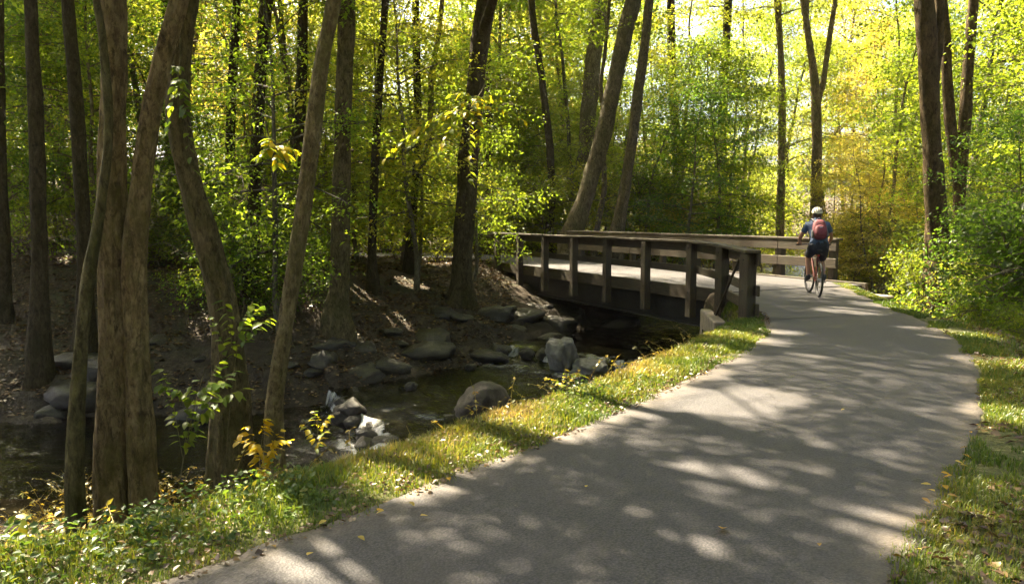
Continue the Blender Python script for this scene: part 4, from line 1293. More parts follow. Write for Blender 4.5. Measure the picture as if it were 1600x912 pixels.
# broad leaves, thick in the lower left corner
x, y, d = edge_strip(LEFT, g, 26000, 1, 0.14, 2.8, 0.22, 0.62, 0.9)
keep = (fbm(x * 1.2, y * 1.2, 26) + 0.5 > 0.34 + 0.30 * smooth((y - 3.2) / 2.0) * (d < 1.0))
x, y, d = x[keep], y[keep], d[keep]
cover('ground_cover', 'broad green ground-cover leaves filling the near left verge', x, y, g.uniform(0.02, 0.16, len(x)) * np.clip(d * 1.6, 0.3, 1), g.uniform(0.022, 0.05, len(x)), g, M_COVER,
      rn=np.clip(0.38 + 1.2 * fbm(x * 1.1, y * 1.1, 31) + g.normal(0, .2, len(x)), 0, 1))
# leaf litter: bank, verges, forest floor
n = 60000
ya = np.sqrt(g.uniform(14 ** 2, 36 ** 2, n)); xa = px_to_x(g.uniform(-60, 800, n), ya)
sdv, _, sv = seg_dist(xa, ya, STREAM)
keep = (sdv > 1.7) & (path_dist(xa, ya) > -0.1) & (fbm(xa * .9, ya * .9, 45) + 0.5 > 0.34)
xa, ya = xa[keep], ya[keep]
cover('fallen_leaves', 'brown and tan leaf litter covering the far bank and forest floor', xa, ya, 0.03, g.uniform(0.06, 0.12, len(xa)), g, M_LITTER, 0.3, 'fallen leaves', flat=True)
n = 16000
ya = np.sqrt(g.uniform(20 ** 2, 40 ** 2, n)); xa = px_to_x(g.uniform(1150, 1480, n), ya)
keep = (seg_dist(xa, ya, STREAM)[0] > 1.6) & (path_dist(xa, ya) > 0.1)
xa, ya = xa[keep], ya[keep]
cover('fallen_leaves', 'sunlit pinkish leaf litter on the bank behind the far bridge rail', xa, ya, 0.015, g.uniform(0.07, 0.13, len(xa)), g, M_LITTER, 0.3, 'fallen leaves', flat=True)
x, y, d = edge_strip(RIGHT, g, 26000, -1, -0.05, 3.0, 0.15, 0.95, 0.8)
keep = (y > 2) & (fbm(x * 1.3, y * 1.3, 47) + 0.5 > 0.36 + 0.10 * (d < 0.3) + 0.12 * smooth((y - 7) / 3))
cover('fallen_leaves', 'dry fallen leaves lying on the mossy right verge', x[keep], y[keep], 0.02, g.uniform(0.03, 0.075, keep.sum()), g, M_LITTER, 0.35, 'fallen leaves', flat=True)
x, y, d = edge_strip(LEFT, g, 10000, 1, -0.10, 1.5, 0.28, 0.95, 1.2)
keep = (y > 2) & (fbm(x * 1.7, y * 1.7, 49) + 0.5 > 0.42)
cover('fallen_leaves', 'curled tan leaves caught in the grass along the left path edge', x[keep], y[keep], 0.025, g.uniform(0.018, 0.045, keep.sum()), g, M_LITTER, 0.45, 'fallen leaves', rn=np.clip(g.uniform(0.1, 1.0, keep.sum()), 0, 1))


def weeds(name, label, x, y, h, g, nl=7, leaf=0.035, cat='undergrowth'):
    """arching stems with small leaves"""
    parts = []; fq = []
    z = hgts(x, y)
    for k in range(len(x)):
        lp = limb_pts(g, (x[k], y[k], z[k] - 0.02), g.uniform(0, 6.28), g.uniform(0.9, 1.5), h[k], 4, 0.9, 0.15)
        parts.append(tube_arrays(lp, np.linspace(0.003, 0.0012, 5) * (0.7 + 0.05 * y[k]), 3))
        m = nl
        f = g.uniform(0.25, 1.0, m) * 4
        i0 = np.minimum(f.astype(int), 3); q = (f - i0)[:, None]
        P = lp[i0] * (1 - q) + lp[i0 + 1] * q
        fq.append(P)
    V1, F1 = join_arrays(parts)
    P = np.concatenate(fq); n = len(P)
    a = g.uniform(0, 6.28, n)
    D = unit(np.stack([np.cos(a), np.sin(a), g.normal(-0.1, 0.4, n)], 1)); N = unit(g.normal(0, 0.6, (n, 3)) + np.array([0, 0, 1]))
    L = leaf * g.uniform(0.6, 1.4, n)
    V2, F2 = leaf_arrays(P, D, N, L, L * 0.5)
    r2 = np.clip(g.normal(0.5, 0.22, n), 0, 1)
    V = np.concatenate([V1, V2]); 
    fs = [F2 + len(V1)] + F1
    rn = np.concatenate([r2, r2] + [np.full(len(f), 0.6) for f in F1])
    o = put(name, mesh_np(name, V, fs, M_WEED, True, attrs={'rnd': ('FACE', rn)}))
    return tag(o, label, cat, kind='stuff')


x, y, d = edge_strip(LEFT, g, 900, 1, 0.75, 2.1, 0.25, 0.93, 1.0)
keep = (y > 2.6) & (fbm(x * 1.1, y * 1.1, 53) + 0.5 > 0.42)
weeds('undergrowth', 'yellowing weeds arching over the stream along the outer edge of the left verge', x[keep], y[keep], g.uniform(0.15, 0.5, keep.sum()), g, 9, 0.038)
n = 1100
xa = g.uniform(-6.5, -1.8, n); ya = g.uniform(6.0, 10.8, n)
keep = (path_dist(xa, ya) > 1.2) & (seg_dist(xa, ya, STREAM)[0] > 1.75)
weeds('undergrowth', 'tangled yellow-brown weeds round the feet of the bank trees', xa[keep], ya[keep], g.uniform(0.25, 0.8, keep.sum()), g, 11, 0.05)

# ------------------------------------------------------------------ leafy saplings with leaves large enough to pick out
def big_leaf_mesh(name, mat, L=1.0, W=0.55, serr=0.0):
    ts = [0.0, 0.18, 0.42, 0.68, 0.88, 1.0]; ws = [0.02, 0.62, 1.0, 0.78, 0.36, 0.0]
    V = []; F = []
    for t, w in zip(ts, ws):
        zc = -0.22 * t * t
        V += [(t * L, 0, zc), (t * L - 0.04 * w, w * W * 0.5, zc + 0.12 * w * W), (t * L - 0.04 * w, -w * W * 0.5, zc + 0.12 * w * W)]
    for k in range(5):
        a = k * 3; b = a + 3
        F += [(a, b, b + 1, a + 1), (a, a + 2, b + 2, b)]
    return mesh_np(name, np.array(V), np.array(F), mat, True)


def leaf_const(name, col, tr=(3.2, 3.0, 1.2)):
    return leaf_material(name, tr, 0.55, 0.018, False, [(0.0, col), (1.0, col)])


LM = [big_leaf_mesh(f'sapling_leaf_{k}', leaf_const(f'sapling_leaf_{k}', c)) for k, c in enumerate(((0.065, 0.10, 0.014), (0.095, 0.125, 0.014), (0.05, 0.085, 0.014), (0.25, 0.21, 0.014), (0.31, 0.23, 0.012)))]


def sapling(name, base, tips, leaf, per, lms, label, g, z0=None, cat='sapling', hang=0.0, rs=0.008):
    """stem from base, one arching twig to every tip, leaves in two ranks along each twig"""
    t = empty(name, tuple(base)); base = np.array(base)
    parts = []
    T_ = np.array(tips); apex = T_.mean(0); apex[2] = T_[:, 2].max() * 0.6 + apex[2] * 0.4
    S_ = catmull([base, base + (apex - base) * np.array([.2, .2, .4]), base + (apex - base) * np.array([.6, .6, .75]), apex], 0.06) - base
    parts.append(tube_arrays(S_, np.linspace(rs, 0.004, len(S_)), 6))
    for tip in tips:
        tip = np.array(tip) - base
        st_ = S_[int(g.uniform(0.45, 0.95) * (len(S_) - 1))]
        w_ = tip - st_
        P = catmull([st_, st_ + w_ * 0.5 + np.array([0, 0, 0.10 * np.linalg.norm(w_)]), tip], 0.05)
        parts.append(tube_arrays(P, np.linspace(rs * 0.5, 0.0018, len(P)), 4))
        m = len(P)
        for q in range(per):
            f = 0.15 + 0.85 * (q + g.uniform(0, .6)) / per
            i_ = min(m - 2, int(f * (m - 1)))
            p_ = P[i_]; d_ = P[i_ + 1] - P[i_]
            az = math.atan2(d_[1], d_[0]) + (0.9 if q % 2 else -0.9) + g.normal(0, 0.3)
            put('leaf', lms[int(g.integers(0, len(lms)))], t, tuple(p_), (g.normal(0, 0.28), 0.15 + hang + g.normal(0, 0.22), az), (leaf * g.uniform(0.65, 1.2),) * 3)
    V, F = join_arrays(parts)
    st = put('stem', mesh_np(name + '_stem', V, F, M_BARK), t); st.color = (0.7, 0.7, 0.45, 1)
    return tag(t, label, cat)


g = np.random.default_rng(99)


def tipset(c, Yd, n, spx, spy, g):
    return [at_y(c[0] + g.uniform(-spx, spx), c[1] + g.uniform(-spy, spy), Yd + g.uniform(-0.35, 0.35))[0] for _ in range(n)]


def gbase(px, py, Yd):
    p, _ = at_y(px, py, Yd)
    return (p[0], p[1], hgt(p[0], p[1]) - 0.03)


b0 = gbase(262, 660, 7.6)
sapling('leafy_sapling', b0, [at_y(*q)[0] for q in ((385, 605, 7.4), (370, 575, 7.2), (350, 600, 7.3), (300, 590, 7.5), (255, 570, 7.6), (345, 560, 7.6), (245, 600, 7.3))], 0.125, 18, LM[:3], 'young green sapling with sunlit broad leaves before the leaning mossy tree', g)
b1 = gbase(345, 640, 9.4)
sapling('leafy_sapling', b1, [at_y(*q)[0] for q in ((425, 495, 9.2), (395, 470, 9.4), (350, 465, 9.6), (330, 490, 9.3), (410, 475, 9.7))], 0.145, 16, LM[:3], 'green sapling spreading leaves across the leaning mossy trunk at mid height', g)
b2 = gbase(398, 735, 8.2)
sapling('yellow_sapling', b2, [at_y(*q)[0] for q in ((440, 668, 8.1), (415, 650, 8.2), (385, 660, 8.3), (400, 690, 8.0), (365, 690, 8.2), (455, 690, 8.3), (425, 700, 8.0))], 0.105, 16, LM[3:], 'bright yellow sapling on the bank edge left of the cascade', g)
b3 = gbase(490, 715, 8.6)
sapling('yellow_sapling', b3, [at_y(*q)[0] for q in ((520, 645, 8.6), (490, 640, 8.7), (470, 660, 8.5), (510, 670, 8.4))], 0.085, 12, [LM[1], LM[3], LM[3]], 'yellow-green sapling in front of the water right of the bright yellow one', g)
b4 = gbase(30, 880, 4.0)
sapling('leafy_sapling', b4, [at_y(*q)[0] for q in ((20, 800, 3.9), (60, 820, 4.1), (-10, 830, 4.0), (45, 850, 3.8), (95, 830, 4.2))], 0.085, 9, [LM[0], LM[1], LM[3], LM[2]], 'small leafy plant in the bottom left corner', g)
b5 = gbase(868, 640, 7.9)
sapling('yellow_sapling', b5, [at_y(*q)[0] for q in ((885, 572, 8.0), (850, 590, 7.9), (905, 585, 8.0), (870, 600, 7.8), (920, 590, 8.1))], 0.05, 11, [LM[1], LM[3], LM[4]], 'yellowing weed standing against the white water by the pale boulder', g)
b6 = gbase(965, 605, 9.2)
sapling('yellow_sapling', b6, [at_y(*q)[0] for q in ((955, 560, 9.2), (985, 568, 9.3), (970, 580, 9.1))], 0.045, 10, [LM[1], LM[3], LM[4]], 'small yellow weed on the verge crest below the bridge middle', g)


def hanging_branch(name, start, tips, leaf, per, lms, label, g):
    return sapling(name, start, tips, leaf, per, lms, label, g, cat='branch', hang=0.35, rs=0.014)


hanging_branch('leafy_branch', at_y(760, 120, 18.5)[0], [at_y(*q)[0] for q in ((735, 185, 17.0), (750, 225, 17.2), (690, 200, 17.0), (735, 290, 17.6), (640, 230, 17.0), (745, 165, 16.8), (600, 250, 17.1), (680, 250, 17.3), (785, 150, 17.0), (820, 190, 17.2), (705, 150, 17))], 0.19, 24, [LM[1], LM[3], LM[1]], 'backlit yellow leafy branch hanging before the tall dark tree at the bridge end', g)
hanging_branch('leafy_branch', at_y(282, 60, 10.1)[0], [at_y(*q)[0] for q in ((270, 110, 9.8), (290, 180, 9.8), (262, 215, 9.9), (300, 270, 9.8), (280, 130, 9.6))], 0.14, 14, LM[:3], 'green leafy shoots hanging along the upper leaning mossy trunk', g)
hanging_branch('leafy_branch', at_y(415, 190, 12.5)[0], [at_y(*q)[0] for q in ((450, 245, 12.2), (420, 235, 12.1), (470, 240, 12.4), (400, 250, 12.0), (435, 265, 12.2))], 0.16, 14, [LM[1], LM[3]], 'bright yellow-green leaf spray left of the pale slanting tree', g)

# ------------------------------------------------------------------ leaves lying on the asphalt
lrng = np.random.default_rng(12)
YL = []
for k, c in enumerate(((0.50, 0.31, 0.05), (0.38, 0.24, 0.08), (0.55, 0.42, 0.12))):
    YL.append(big_leaf_mesh(f'path_leaf_{k}', leaf_const(f'path_leaf_{k}', c, (1.2, 1.1, 0.9)), 1.0, 0.62))


def path_leaf(px, py, size, k, label, group=None, lift=0.0):
    p = at_z(px, py, 0.03)
    o = put('fallen_leaf', YL[k], None, (p[0], p[1], 0.03 + size * 0.22 + lift), (lrng.normal(0, .12), lrng.normal(0, .12), lrng.uniform(0, 6.28)), (size,) * 3)
    tag(o, label, 'leaf', group)


path_leaf(1128, 830, 0.075, 0, 'single orange-yellow leaf lying in the middle of the near asphalt')
path_leaf(668, 766, 0.06, 0, 'yellow leaf on the asphalt nearest the left grass edge')
for px, py in ((640, 786), (657, 808), (600, 800), (590, 800), (560, 840), (510, 815), (700, 748), (480, 870)):
    path_leaf(px, py, 0.05, int(lrng.integers(0, 3)), 'pale fallen leaf on the asphalt beside the left grass edge', 'leaves along the left path edge')
for px, py in ((1500, 728), (1488, 745), (1470, 740), (1475, 760), (1460, 770), (1480, 775), (1492, 722), (1512, 700), (1455, 760), (1440, 780), (1470, 790), (1505, 712)):
    path_leaf(px, py, 0.055, int(lrng.integers(0, 3)), 'yellowish leaf strewn on the asphalt by the right edge', 'leaves along the right path edge')
for px, py in ((915, 762), (1440, 860), (1280, 850), (1490, 560), (1320, 640), (1516, 675)):
    path_leaf(px, py, 0.035, int(lrng.integers(0, 3)), 'small stray leaf scrap out on the open asphalt', 'stray leaf scraps on the path')

# ------------------------------------------------------------------ cyclist
M_TYRE = mat_plain('tyre_rubber', (0.018, 0.018, 0.019), 0.8)
M_METAL = mat_plain('bare_metal', (0.35, 0.35, 0.36), 0.35, 0.9, 0.1)
M_FRAME = mat_plain('red_brown_frame_paint', (0.16, 0.035, 0.025), 0.35)
M_BLACK = mat_plain('black_plastic', (0.016, 0.016, 0.018), 0.5)
M_SKIN = mat_plain('skin', (0.36, 0.19, 0.13), 0.55, 0, 0.1)
M_SHIRT = mat_plain('blue_shirt_cloth', (0.055, 0.085, 0.16), 0.85, 0, 0.25, 9)
M_SHORT = mat_plain('navy_shorts_cloth', (0.012, 0.014, 0.026), 0.85)
M_PACK = mat_plain('maroon_pack_cloth', (0.15, 0.028, 0.040), 0.75, 0, 0.25, 12)
M_GREYC = mat_plain('grey_webbing', (0.09, 0.09, 0.10), 0.8)
M_HAIR = mat_plain('dark_hair', (0.022, 0.014, 0.009), 0.7)
M_SHOE = mat_plain('dark_shoe', (0.03, 0.032, 0.045), 0.6)
M_HELM = mat_plain('cream_helmet_shell', (0.50, 0.48, 0.36), 0.4, 0, 0.15, 6)
M_REFL = mat_plain('red_reflector', (0.35, 0.02, 0.02), 0.3)

rw = at_z(1279, 465, 0.012)
HEAD = R(-11)                                        # heading: +Y turned towards +X
bike = empty('bicycle', (rw[0], rw[1], 0.024), HEAD)
tag(bike, 'red-brown bicycle ridden away over the path at the bridge entry', 'bicycle')


def torus_arrays(c, Rm, r, n=40, m=8, steer=0.0):
    a = np.arange(n) * 2 * math.pi / n; b = np.arange(m) * 2 * math.pi / m
    A, B = np.meshgrid(a, b, indexing='ij')
    yv = (Rm + r * np.cos(B)) * np.cos(A); zv = (Rm + r * np.cos(B)) * np.sin(A); xv = r * np.sin(B)
    V = np.stack([xv * math.cos(steer) - yv * math.sin(steer), xv * math.sin(steer) + yv * math.cos(steer), zv], -1).reshape(-1, 3) + np.array(c)
    i = np.arange(n)[:, None]; j = np.arange(m)[None, :]
    F = np.stack([i * m + j, ((i + 1) % n) * m + j, ((i + 1) % n) * m + (j + 1) % m, i * m + (j + 1) % m], -1).reshape(-1, 4)
    return V, F


def tubes(name, segs, mat, parent, n=8):
    V, F = join_arrays([tube_arrays(catmull(p, 0.05) if len(p) > 2 else np.array(p, float), np.linspace(r0, r1, len(catmull(p, 0.05)) if len(p) > 2 else 2), n) for p, r0, r1 in segs])
    return put(name, mesh_np(name, V, F, mat), parent)


for yw, steer in ((0.0, 0.0), (1.04, 0.10)):
    w = empty('wheel', (0, yw, 0.345)); w.parent = bike
    V, F = torus_arrays((0, 0, 0), 0.322, 0.023, 44, 8, steer); put('tyre', mesh_np('tyre', V, F, M_TYRE), w)
    V, F = torus_arrays((0, 0, 0), 0.298, 0.011, 40, 6, steer); put('rim', mesh_np('rim', V, F, M_BLACK), w)
    sp = []
    for k in range(20):
        a_ = k * 2 * math.pi / 20; xo = 0.03 * (1 if k % 2 else -1)
        sp.append(((np.array([xo * math.cos(steer), xo * math.sin(steer), 0]), np.array([-math.cos(a_) * .295 * math.sin(steer), math.cos(a_) * .295 * math.cos(steer), math.sin(a_) * .295])), 0.0018, 0.0018))
    tubes('spokes', sp, M_METAL, w, 4)
    tubes('hub', [(((-0.05, 0, 0), (0.05, 0, 0)), 0.022, 0.022)], M_METAL, w, 10)
tubes('frame', [(((0, .43, .28), (0, .22, .80)), .017, .017), (((0, .43, .28), (0, .86, .74)), .021, .021), (((0, .24, .76), (0, .84, .84)), .017, .017), (((0, .87, .70), (0, .83, .90)), .021, .021),
                (((.02, .42, .28), (.055, 0, .345)), .010, .009), (((-.02, .42, .28), (-.055, 0, .345)), .010, .009), (((.02, .24, .76), (.055, 0, .345)), .009, .008), (((-.02, .24, .76), (-.055, 0, .345)), .009, .008)], M_FRAME, bike)
tubes('fork', [(((0, .865, .70), (.05, .90, .64), (.055, 1.04, .345)), .012, .009), (((0, .865, .70), (-.05, .90, .64), (-.055, 1.04, .345)), .012, .009)], M_FRAME, bike)
tubes('seat_post', [(((0, .22, .80), (0, .185, .91)), .0135, .0135)], M_METAL, bike)
tubes('handlebar', [(((-.33, .74, 1.02), (-.15, .80, 1.03), (0, .82, 1.03), (.15, .80, 1.03), (.33, .74, 1.02)), .013, .013), (((0, .83, .90), (0, .82, 1.03)), .017, .015)], M_BLACK, bike)
for sx in (-1, 1):
    tubes('grip', [(((sx * .22, .775, 1.025), (sx * .34, .735, 1.02)), .018, .018)], M_BLACK, bike)
    pc = .17 * (-1 if sx > 0 else 1)
    cr_ = tubes('crank', [(((sx * .06, .43, .28), (sx * .08, .43 + pc, .28)), .012, .010)], M_BLACK, bike)
    bm = beam_mesh(0.09, 0.085, 0.02, 0.004)
    pe = put('pedal', bm_mesh('pedal', bm, M_BLACK), bike, (sx * .13, .43 + pc, .28))
bm = bmesh.new(); bmesh.ops.create_uvsphere(bm, u_segments=16, v_segments=8, radius=0.5)
for v_ in bm.verts:
    f_ = (v_.co.y + 0.5)
    v_.co.x *= 0.16 * (1 - 0.62 * max(0, f_ - 0.25) / 0.75); v_.co.y *= 0.28; v_.co.z *= 0.075 if v_.co.z < 0 else 0.05
put('saddle', bm_mesh('saddle', bm, M_BLACK, True), bike, (0, .20, .93))
bm = bmesh.new(); bmesh.ops.create_cone(bm, cap_ends=True, segments=28, radius1=0.095, radius2=0.095, depth=0.006)
put('chainring', bm_mesh('chainring', bm, M_BLACK), bike, (.055, .43, .28), (0, R(90), 0))
bm = beam_mesh(0.05, 0.02, 0.035, 0.006)
put('reflector', bm_mesh('reflector', bm, M_REFL), bike, (0, .165, .82))
tubes('rear_brake', [(((-.045, .06, .70), (0, .05, .735), (.045, .06, .70)), .008, .008)], M_BLACK, bike)

# body: one skinned surface
J = {}
sk = []


def jn(name, co, r): J[name] = len(sk); sk.append((co, r))


jn('pelvis', (0, .15, 1.00), .135); jn('belly', (0, .22, 1.14), .128); jn('chest', (0, .32, 1.31), .145); jn('upper', (0, .39, 1.43), .125); jn('neck', (0, .44, 1.51), .058); jn('skull', (0, .48, 1.60), .085); jn('crown', (0, .49, 1.68), .088)
for s_, n_ in ((-1, 'l'), (1, 'r')):
    jn(n_ + 'sho', (s_ * .185, .40, 1.425), .062); jn(n_ + 'uar', (s_ * .235, .43, 1.33), .052); jn(n_ + 'elb', (s_ * .30, .49, 1.19), .041); jn(n_ + 'far', (s_ * .30, .60, 1.12), .038); jn(n_ + 'wri', (s_ * .285, .70, 1.06), .027); jn(n_ + 'pal', (s_ * .285, .75, 1.045), .032)
    jn(n_ + 'hip', (s_ * .095, .20, .95), .105)
jn('lthi', (-.11, .37, .88), .088); jn('lkne', (-.12, .56, .80), .060); jn('lcal', (-.12, .55, .64), .058); jn('lank', (-.12, .53, .40), .037); jn('lhee', (-.12, .53, .345), .042); jn('ltoe', (-.13, .67, .325), .034)
jn('rthi', (.11, .34, .83), .088); jn('rkne', (.12, .49, .71), .060); jn('rcal', (.12, .38, .59), .058); jn('rank', (.12, .20, .425), .037); jn('rhee', (.12, .18, .375), .042); jn('rtoe', (.13, .32, .325), .034)
E = [('pelvis', 'belly'), ('belly', 'chest'), ('chest', 'upper'), ('upper', 'neck'), ('neck', 'skull'), ('skull', 'crown')]
for n_ in 'lr':
    E += [('upper', n_ + 'sho'), (n_ + 'sho', n_ + 'uar'), (n_ + 'uar', n_ + 'elb'), (n_ + 'elb', n_ + 'far'), (n_ + 'far', n_ + 'wri'), (n_ + 'wri', n_ + 'pal'),
          ('pelvis', n_ + 'hip'), (n_ + 'hip', n_ + 'thi'), (n_ + 'thi', n_ + 'kne'), (n_ + 'kne', n_ + 'cal'), (n_ + 'cal', n_ + 'ank'), (n_ + 'ank', n_ + 'hee'), (n_ + 'hee', n_ + 'toe')]
# fingers wrap the grips
for s_, n_ in ((-1, 'l'), (1, 'r')):
    for k in range(4):
        xo = s_ * (.255 + .021 * k); yo = 0.764 - 0.007 * k
        jn(f'{n_}f{k}a', (xo, yo + .015, 1.052), .0095); jn(f'{n_}f{k}b', (xo, yo + .032, 1.020), .0085); jn(f'{n_}f{k}c', (xo, yo + .008, .996), .0075)
        E += [(n_ + 'pal', f'{n_}f{k}a'), (f'{n_}f{k}a', f'{n_}f{k}b'), (f'{n_}f{k}b', f'{n_}f{k}c')]
    jn(n_ + 'tha', (s_ * .235, .735, 1.035), .011); jn(n_ + 'thb', (s_ * .228, .765, 1.003), .009)
    E += [(n_ + 'wri', n_ + 'tha'), (n_ + 'tha', n_ + 'thb')]
me = bpy.data.meshes.new('person_skeleton')
me.from_pydata([c for c, r in sk], [(J[a], J[b]) for a, b in E], [])
tmp = bpy.data.objects.new('person_skeleton', me); COL.objects.link(tmp)
md = tmp.modifiers.new('skin', 'SKIN'); md.use_smooth_shade = True
for v_, (c, r) in zip(me.skin_vertices[0].data, sk): v_.radius = (r, r); v_.use_root = False
me.skin_vertices[0].data[J['pelvis']].use_root = True
# the trunk is wider than deep
for n_, (rx, ry) in {'pelvis': (.165, .125), 'belly': (.150, .115), 'chest': (.185, .125), 'upper': (.150, .105)}.items():
    me.skin_vertices[0].data[J[n_]].radius = (rx, ry)
sb = tmp.modifiers.new('sub', 'SUBSURF'); sb.levels = 2; sb.render_levels = 2
dg = bpy.context.evaluated_depsgraph_get(); dg.update()
body = bpy.data.meshes.new_from_object(tmp.evaluated_get(dg))
bpy.data.objects.remove(tmp)
bv = np.empty(len(body.vertices) * 3); body.vertices.foreach_get('co', bv); bv = bv.reshape(-1, 3)
bn = np.empty(len(body.vertices) * 3); body.vertices.foreach_get('normal', bn); bn = bn.reshape(-1, 3)
bf = [list(p_.vertices) for p_ in body.polygons]
# nearest bone tells which garment covers a vertex
bone_cov = {}
best = np.full(len(bv), 1e9); own = np.zeros(len(bv), int); tpar = np.zeros(len(bv))
for ei, (a, b) in enumerate(E):
    p0_ = np.array(sk[J[a]][0]); p1_ = np.array(sk[J[b]][0]); dv = p1_ - p0_
    t_ = np.clip((bv - p0_) @ dv / (dv @ dv), 0, 1)
    dd = np.linalg.norm(bv - (p0_ + t_[:, None] * dv), axis=1) - (sk[J[a]][1] * (1 - t_) + sk[J[b]][1] * t_)
    m_ = dd < best; best[m_] = dd[m_]; own[m_] = ei; tpar[m_] = t_[m_]


def cover_of(ei, t):
    a, b = E[ei]
    k = b
    if k in ('belly', 'chest', 'upper') or k[1:] in ('sho',): return 'shirt'
    if k[1:] == 'uar': return 'shirt'
    if k[1:] == 'elb': return 'shirt' if t < 0.25 else None
    if k[1:] in ('hip', 'thi'): return 'shorts'
    if k[1:] == 'kne': return 'shorts' if t < 0.75 else None
    if k[1:] in ('hee', 'toe'): return 'shoe'
    return None


cov = [cover_of(e, t) for e, t in zip(own, tpar)]
person = empty('person', (rw[0], rw[1], 0.024), HEAD)
tag(person, 'person in blue T-shirt and dark shorts cycling away, helmet and maroon backpack on', 'person')
body.materials.clear(); body.materials.append(M_SKIN)
put('body', body, person)


def garment(name, key, off, mat, zlim=None):
    fs = [f for f in bf if sum(cov[v_] == key for v_ in f) * 2 >= len(f)]
    if zlim: fs = [f for f in fs if zlim(bv[f].mean(0))]
    idx = sorted({v_ for f in fs for v_ in f}); mp = {v_: k for k, v_ in enumerate(idx)}
    q = bv[idx] + bn[idx] * off
    F4 = np.array([[mp[v_] for v_ in f] for f in fs if len(f) == 4]); F3 = [[mp[v_] for v_ in f] for f in fs if len(f) == 3]
    fl = [F4] + ([np.array(F3)] if F3 else [])
    o = put(name, mesh_np(name, q, fl, mat), person)
    sl = o.modifiers.new('cloth', 'SOLIDIFY'); sl.thickness = 0.006; sl.offset = 1
    return o


garment('shirt', 'shirt', 0.010, M_SHIRT, lambda c: c[2] > 1.03)
for k_ in range(len(cov)):
    if cov[k_] == 'shirt' and bv[k_][2] < 1.06: cov[k_] = 'shorts'
garment('shorts', 'shorts', 0.012, M_SHORT)
garment('shoe', 'shoe', 0.009, M_SHOE, lambda c: c[0] < 0)
garment('shoe', 'shoe', 0.009, M_SHOE, lambda c: c[0] > 0)
# head shape: hair, ears, helmet
bm = bmesh.new(); bmesh.ops.create_uvsphere(bm, u_segments=20, v_segments=12, radius=1)
for v_ in bm.verts:
    v_.co.x *= .086; v_.co.y *= .102; v_.co.z *= .122
    if v_.co.y > 0.02 and v_.co.z < 0.05: v_.co.y *= 0.86
put('hair', bm_mesh('hair', bm, M_HAIR, True), person, (0, .470, 1.625))
bm = bmesh.new(); bmesh.ops.create_uvsphere(bm, u_segments=18, v_segments=12, radius=1)
for v_ in bm.verts:
    v_.co.x *= .074; v_.co.y *= .055; v_.co.z *= .105
    if v_.co.y > 0.035 and abs(v_.co.x) < 0.02 and -0.04 < v_.co.z < 0.02: v_.co.y += 0.022
put('face', bm_mesh('face', bm, M_SKIN, True), person, (0, .530, 1.605))
for sx in (-1, 1):
    bm = bmesh.new(); bmesh.ops.create_uvsphere(bm, u_segments=10, v_segments=8, radius=1)
    for v_ in bm.verts: v_.co.x *= .013; v_.co.y *= .022; v_.co.z *= .034
    put('ear', bm_mesh('ear', bm, M_SKIN, True), person, (sx * .088, .495, 1.60), (0, 0, sx * .3))
    bm = bmesh.new(); bmesh.ops.create_uvsphere(bm, u_segments=10, v_segments=8, radius=.012)
    put('eye', bm_mesh('eye', bm, M_BLACK, True), person, (sx * .030, .576, 1.625))
helmet = empty('helmet', (0, .475, 1.675)); helmet.parent = person
helmet.rotation_euler = (R(8), 0, 0)
bm = bmesh.new(); bmesh.ops.create_uvsphere(bm, u_segments=32, v_segments=18, radius=1)
bmesh.ops.delete(bm, geom=[v_ for v_ in bm.verts if v_.co.z < -0.12], context='VERTS')
for v_ in bm.verts:
    an_ = math.atan2(v_.co.x, v_.co.y)
    rdg = 1 + 0.05 * math.cos(6 * an_) * min(1, max(0, 1 - v_.co.z * v_.co.z))
    v_.co.x *= .108 * rdg; v_.co.y *= .142 * rdg; v_.co.z *= .112
put('shell', bm_mesh('shell', bm, M_HELM, True), helmet)
for sx, L_ in ((-2, .16), (-1, .2), (0, .22), (1, .2), (2, .16)):
    pts = []
    for k in range(7):
        a_ = R(25 + 130 * k / 6)
        x_ = sx * .036
        rr_ = math.sqrt(max(0.05, 1 - (x_ / .108) ** 2))
        pts.append((x_, .146 * rr_ * math.cos(a_), .117 * rr_ * math.sin(a_)))
    tubes('vent', [(pts, .009, .009)], M_BLACK, helmet, 6)
# backpack
pack = empty('backpack', (rw[0], rw[1], 0.024), HEAD)
tag(pack, 'maroon backpack worn high on the back of the cyclist', 'backpack')
M_ = Matrix.Translation((0, .195, 1.315)) @ Matrix.Rotation(R(-28), 4, 'X')


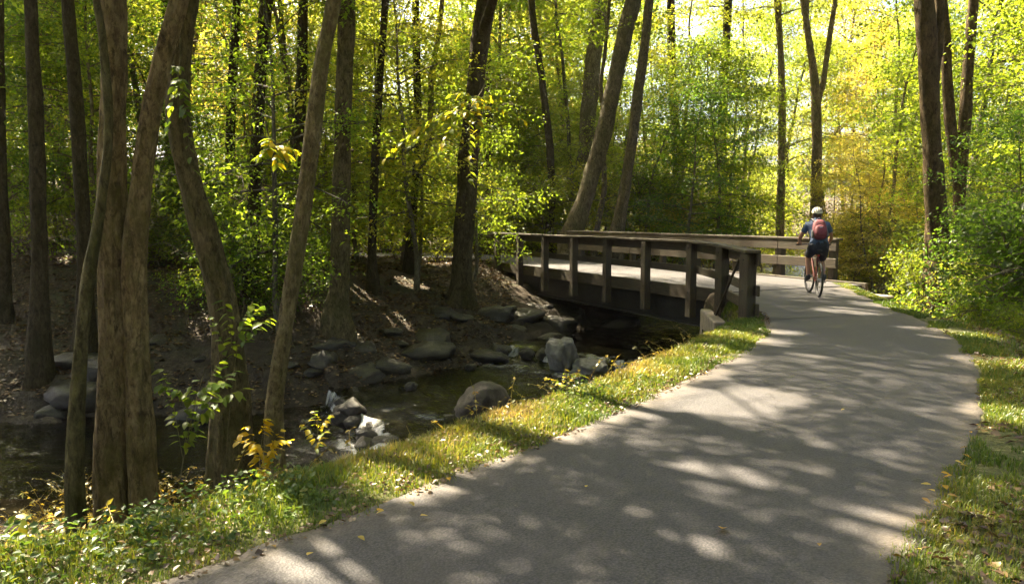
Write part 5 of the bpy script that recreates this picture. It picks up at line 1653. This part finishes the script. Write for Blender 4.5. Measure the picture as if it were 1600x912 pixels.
def pillow(name, sx, sy, sz, mat, loc, p=2.6, parent=pack):
    bm = bmesh.new(); bmesh.ops.create_cube(bm, size=2)
    bmesh.ops.subdivide_edges(bm, edges=list(bm.edges), cuts=7, use_grid_fill=True)
    for v_ in bm.verts:
        c = v_.co; m_ = (abs(c.x) ** p + abs(c.y) ** p + abs(c.z) ** p) ** (1 / p)
        mx_ = max(abs(c.x), abs(c.y), abs(c.z)); c *= mx_ / m_
        tp_ = 1 - 0.12 * max(0, c.z)
        c.x *= sx * tp_; c.y *= sy; c.z *= sz
    o = put(name, bm_mesh(name, bm, mat, True), parent)
    o.matrix_local = M_ @ Matrix.Translation(loc)
    return o


pillow('main_bag', .135, .075, .215, M_PACK, (0, -.045, 0), 3.2)
pillow('front_pocket', .100, .035, .120, M_PACK, (0, -.118, -.055), 3.0)
pillow('side_pocket', .022, .05, .09, M_GREYC, (-.140, -.045, -.10))
pillow('side_pocket', .022, .05, .09, M_GREYC, (.140, -.045, -.10))
tubes('haul_loop', [(((-.03, .30, 1.535), (0, .285, 1.57), (.03, .30, 1.535)), .007, .007)], M_GREYC, pack, 6)
for sx in (-1, 1):
    tubes('shoulder_strap', [(((sx * .085, .285, 1.50), (sx * .115, .37, 1.545), (sx * .125, .49, 1.49), (sx * .12, .46, 1.32), (sx * .15, .30, 1.14)), .020, .014)], M_GREYC, pack, 8)
bm = beam_mesh(0.05, 0.006, 0.016, 0.002)
o = put('logo_patch', bm_mesh('logo_patch', bm, M_METAL), pack); o.matrix_local = M_ @ Matrix.Translation((0.01, -.154, .0))

if HAZE > 0:
    bm = bmesh.new(); bmesh.ops.create_cube(bm, size=1)
    bmesh.ops.scale(bm, vec=(180, 150, 34), verts=bm.verts)
    mh = bpy.data.materials.new('haze'); mh.use_nodes = True; mh.node_tree.nodes.clear()
    k = NT(mh.node_tree); out = k.n('ShaderNodeOutputMaterial'); pv = k.n('ShaderNodeVolumePrincipled')
    pv.inputs['Color'].default_value = (0.95, 0.93, 0.88, 1); pv.inputs['Density'].default_value = HAZE
    pv.inputs['Anisotropy'].default_value = 0.35
    k.l(pv.outputs[0], out.inputs['Volume'])
    hz = put('haze', bm_mesh('haze', bm, mh), None, (0, 55, 14))
    tag(hz, kind='stuff')
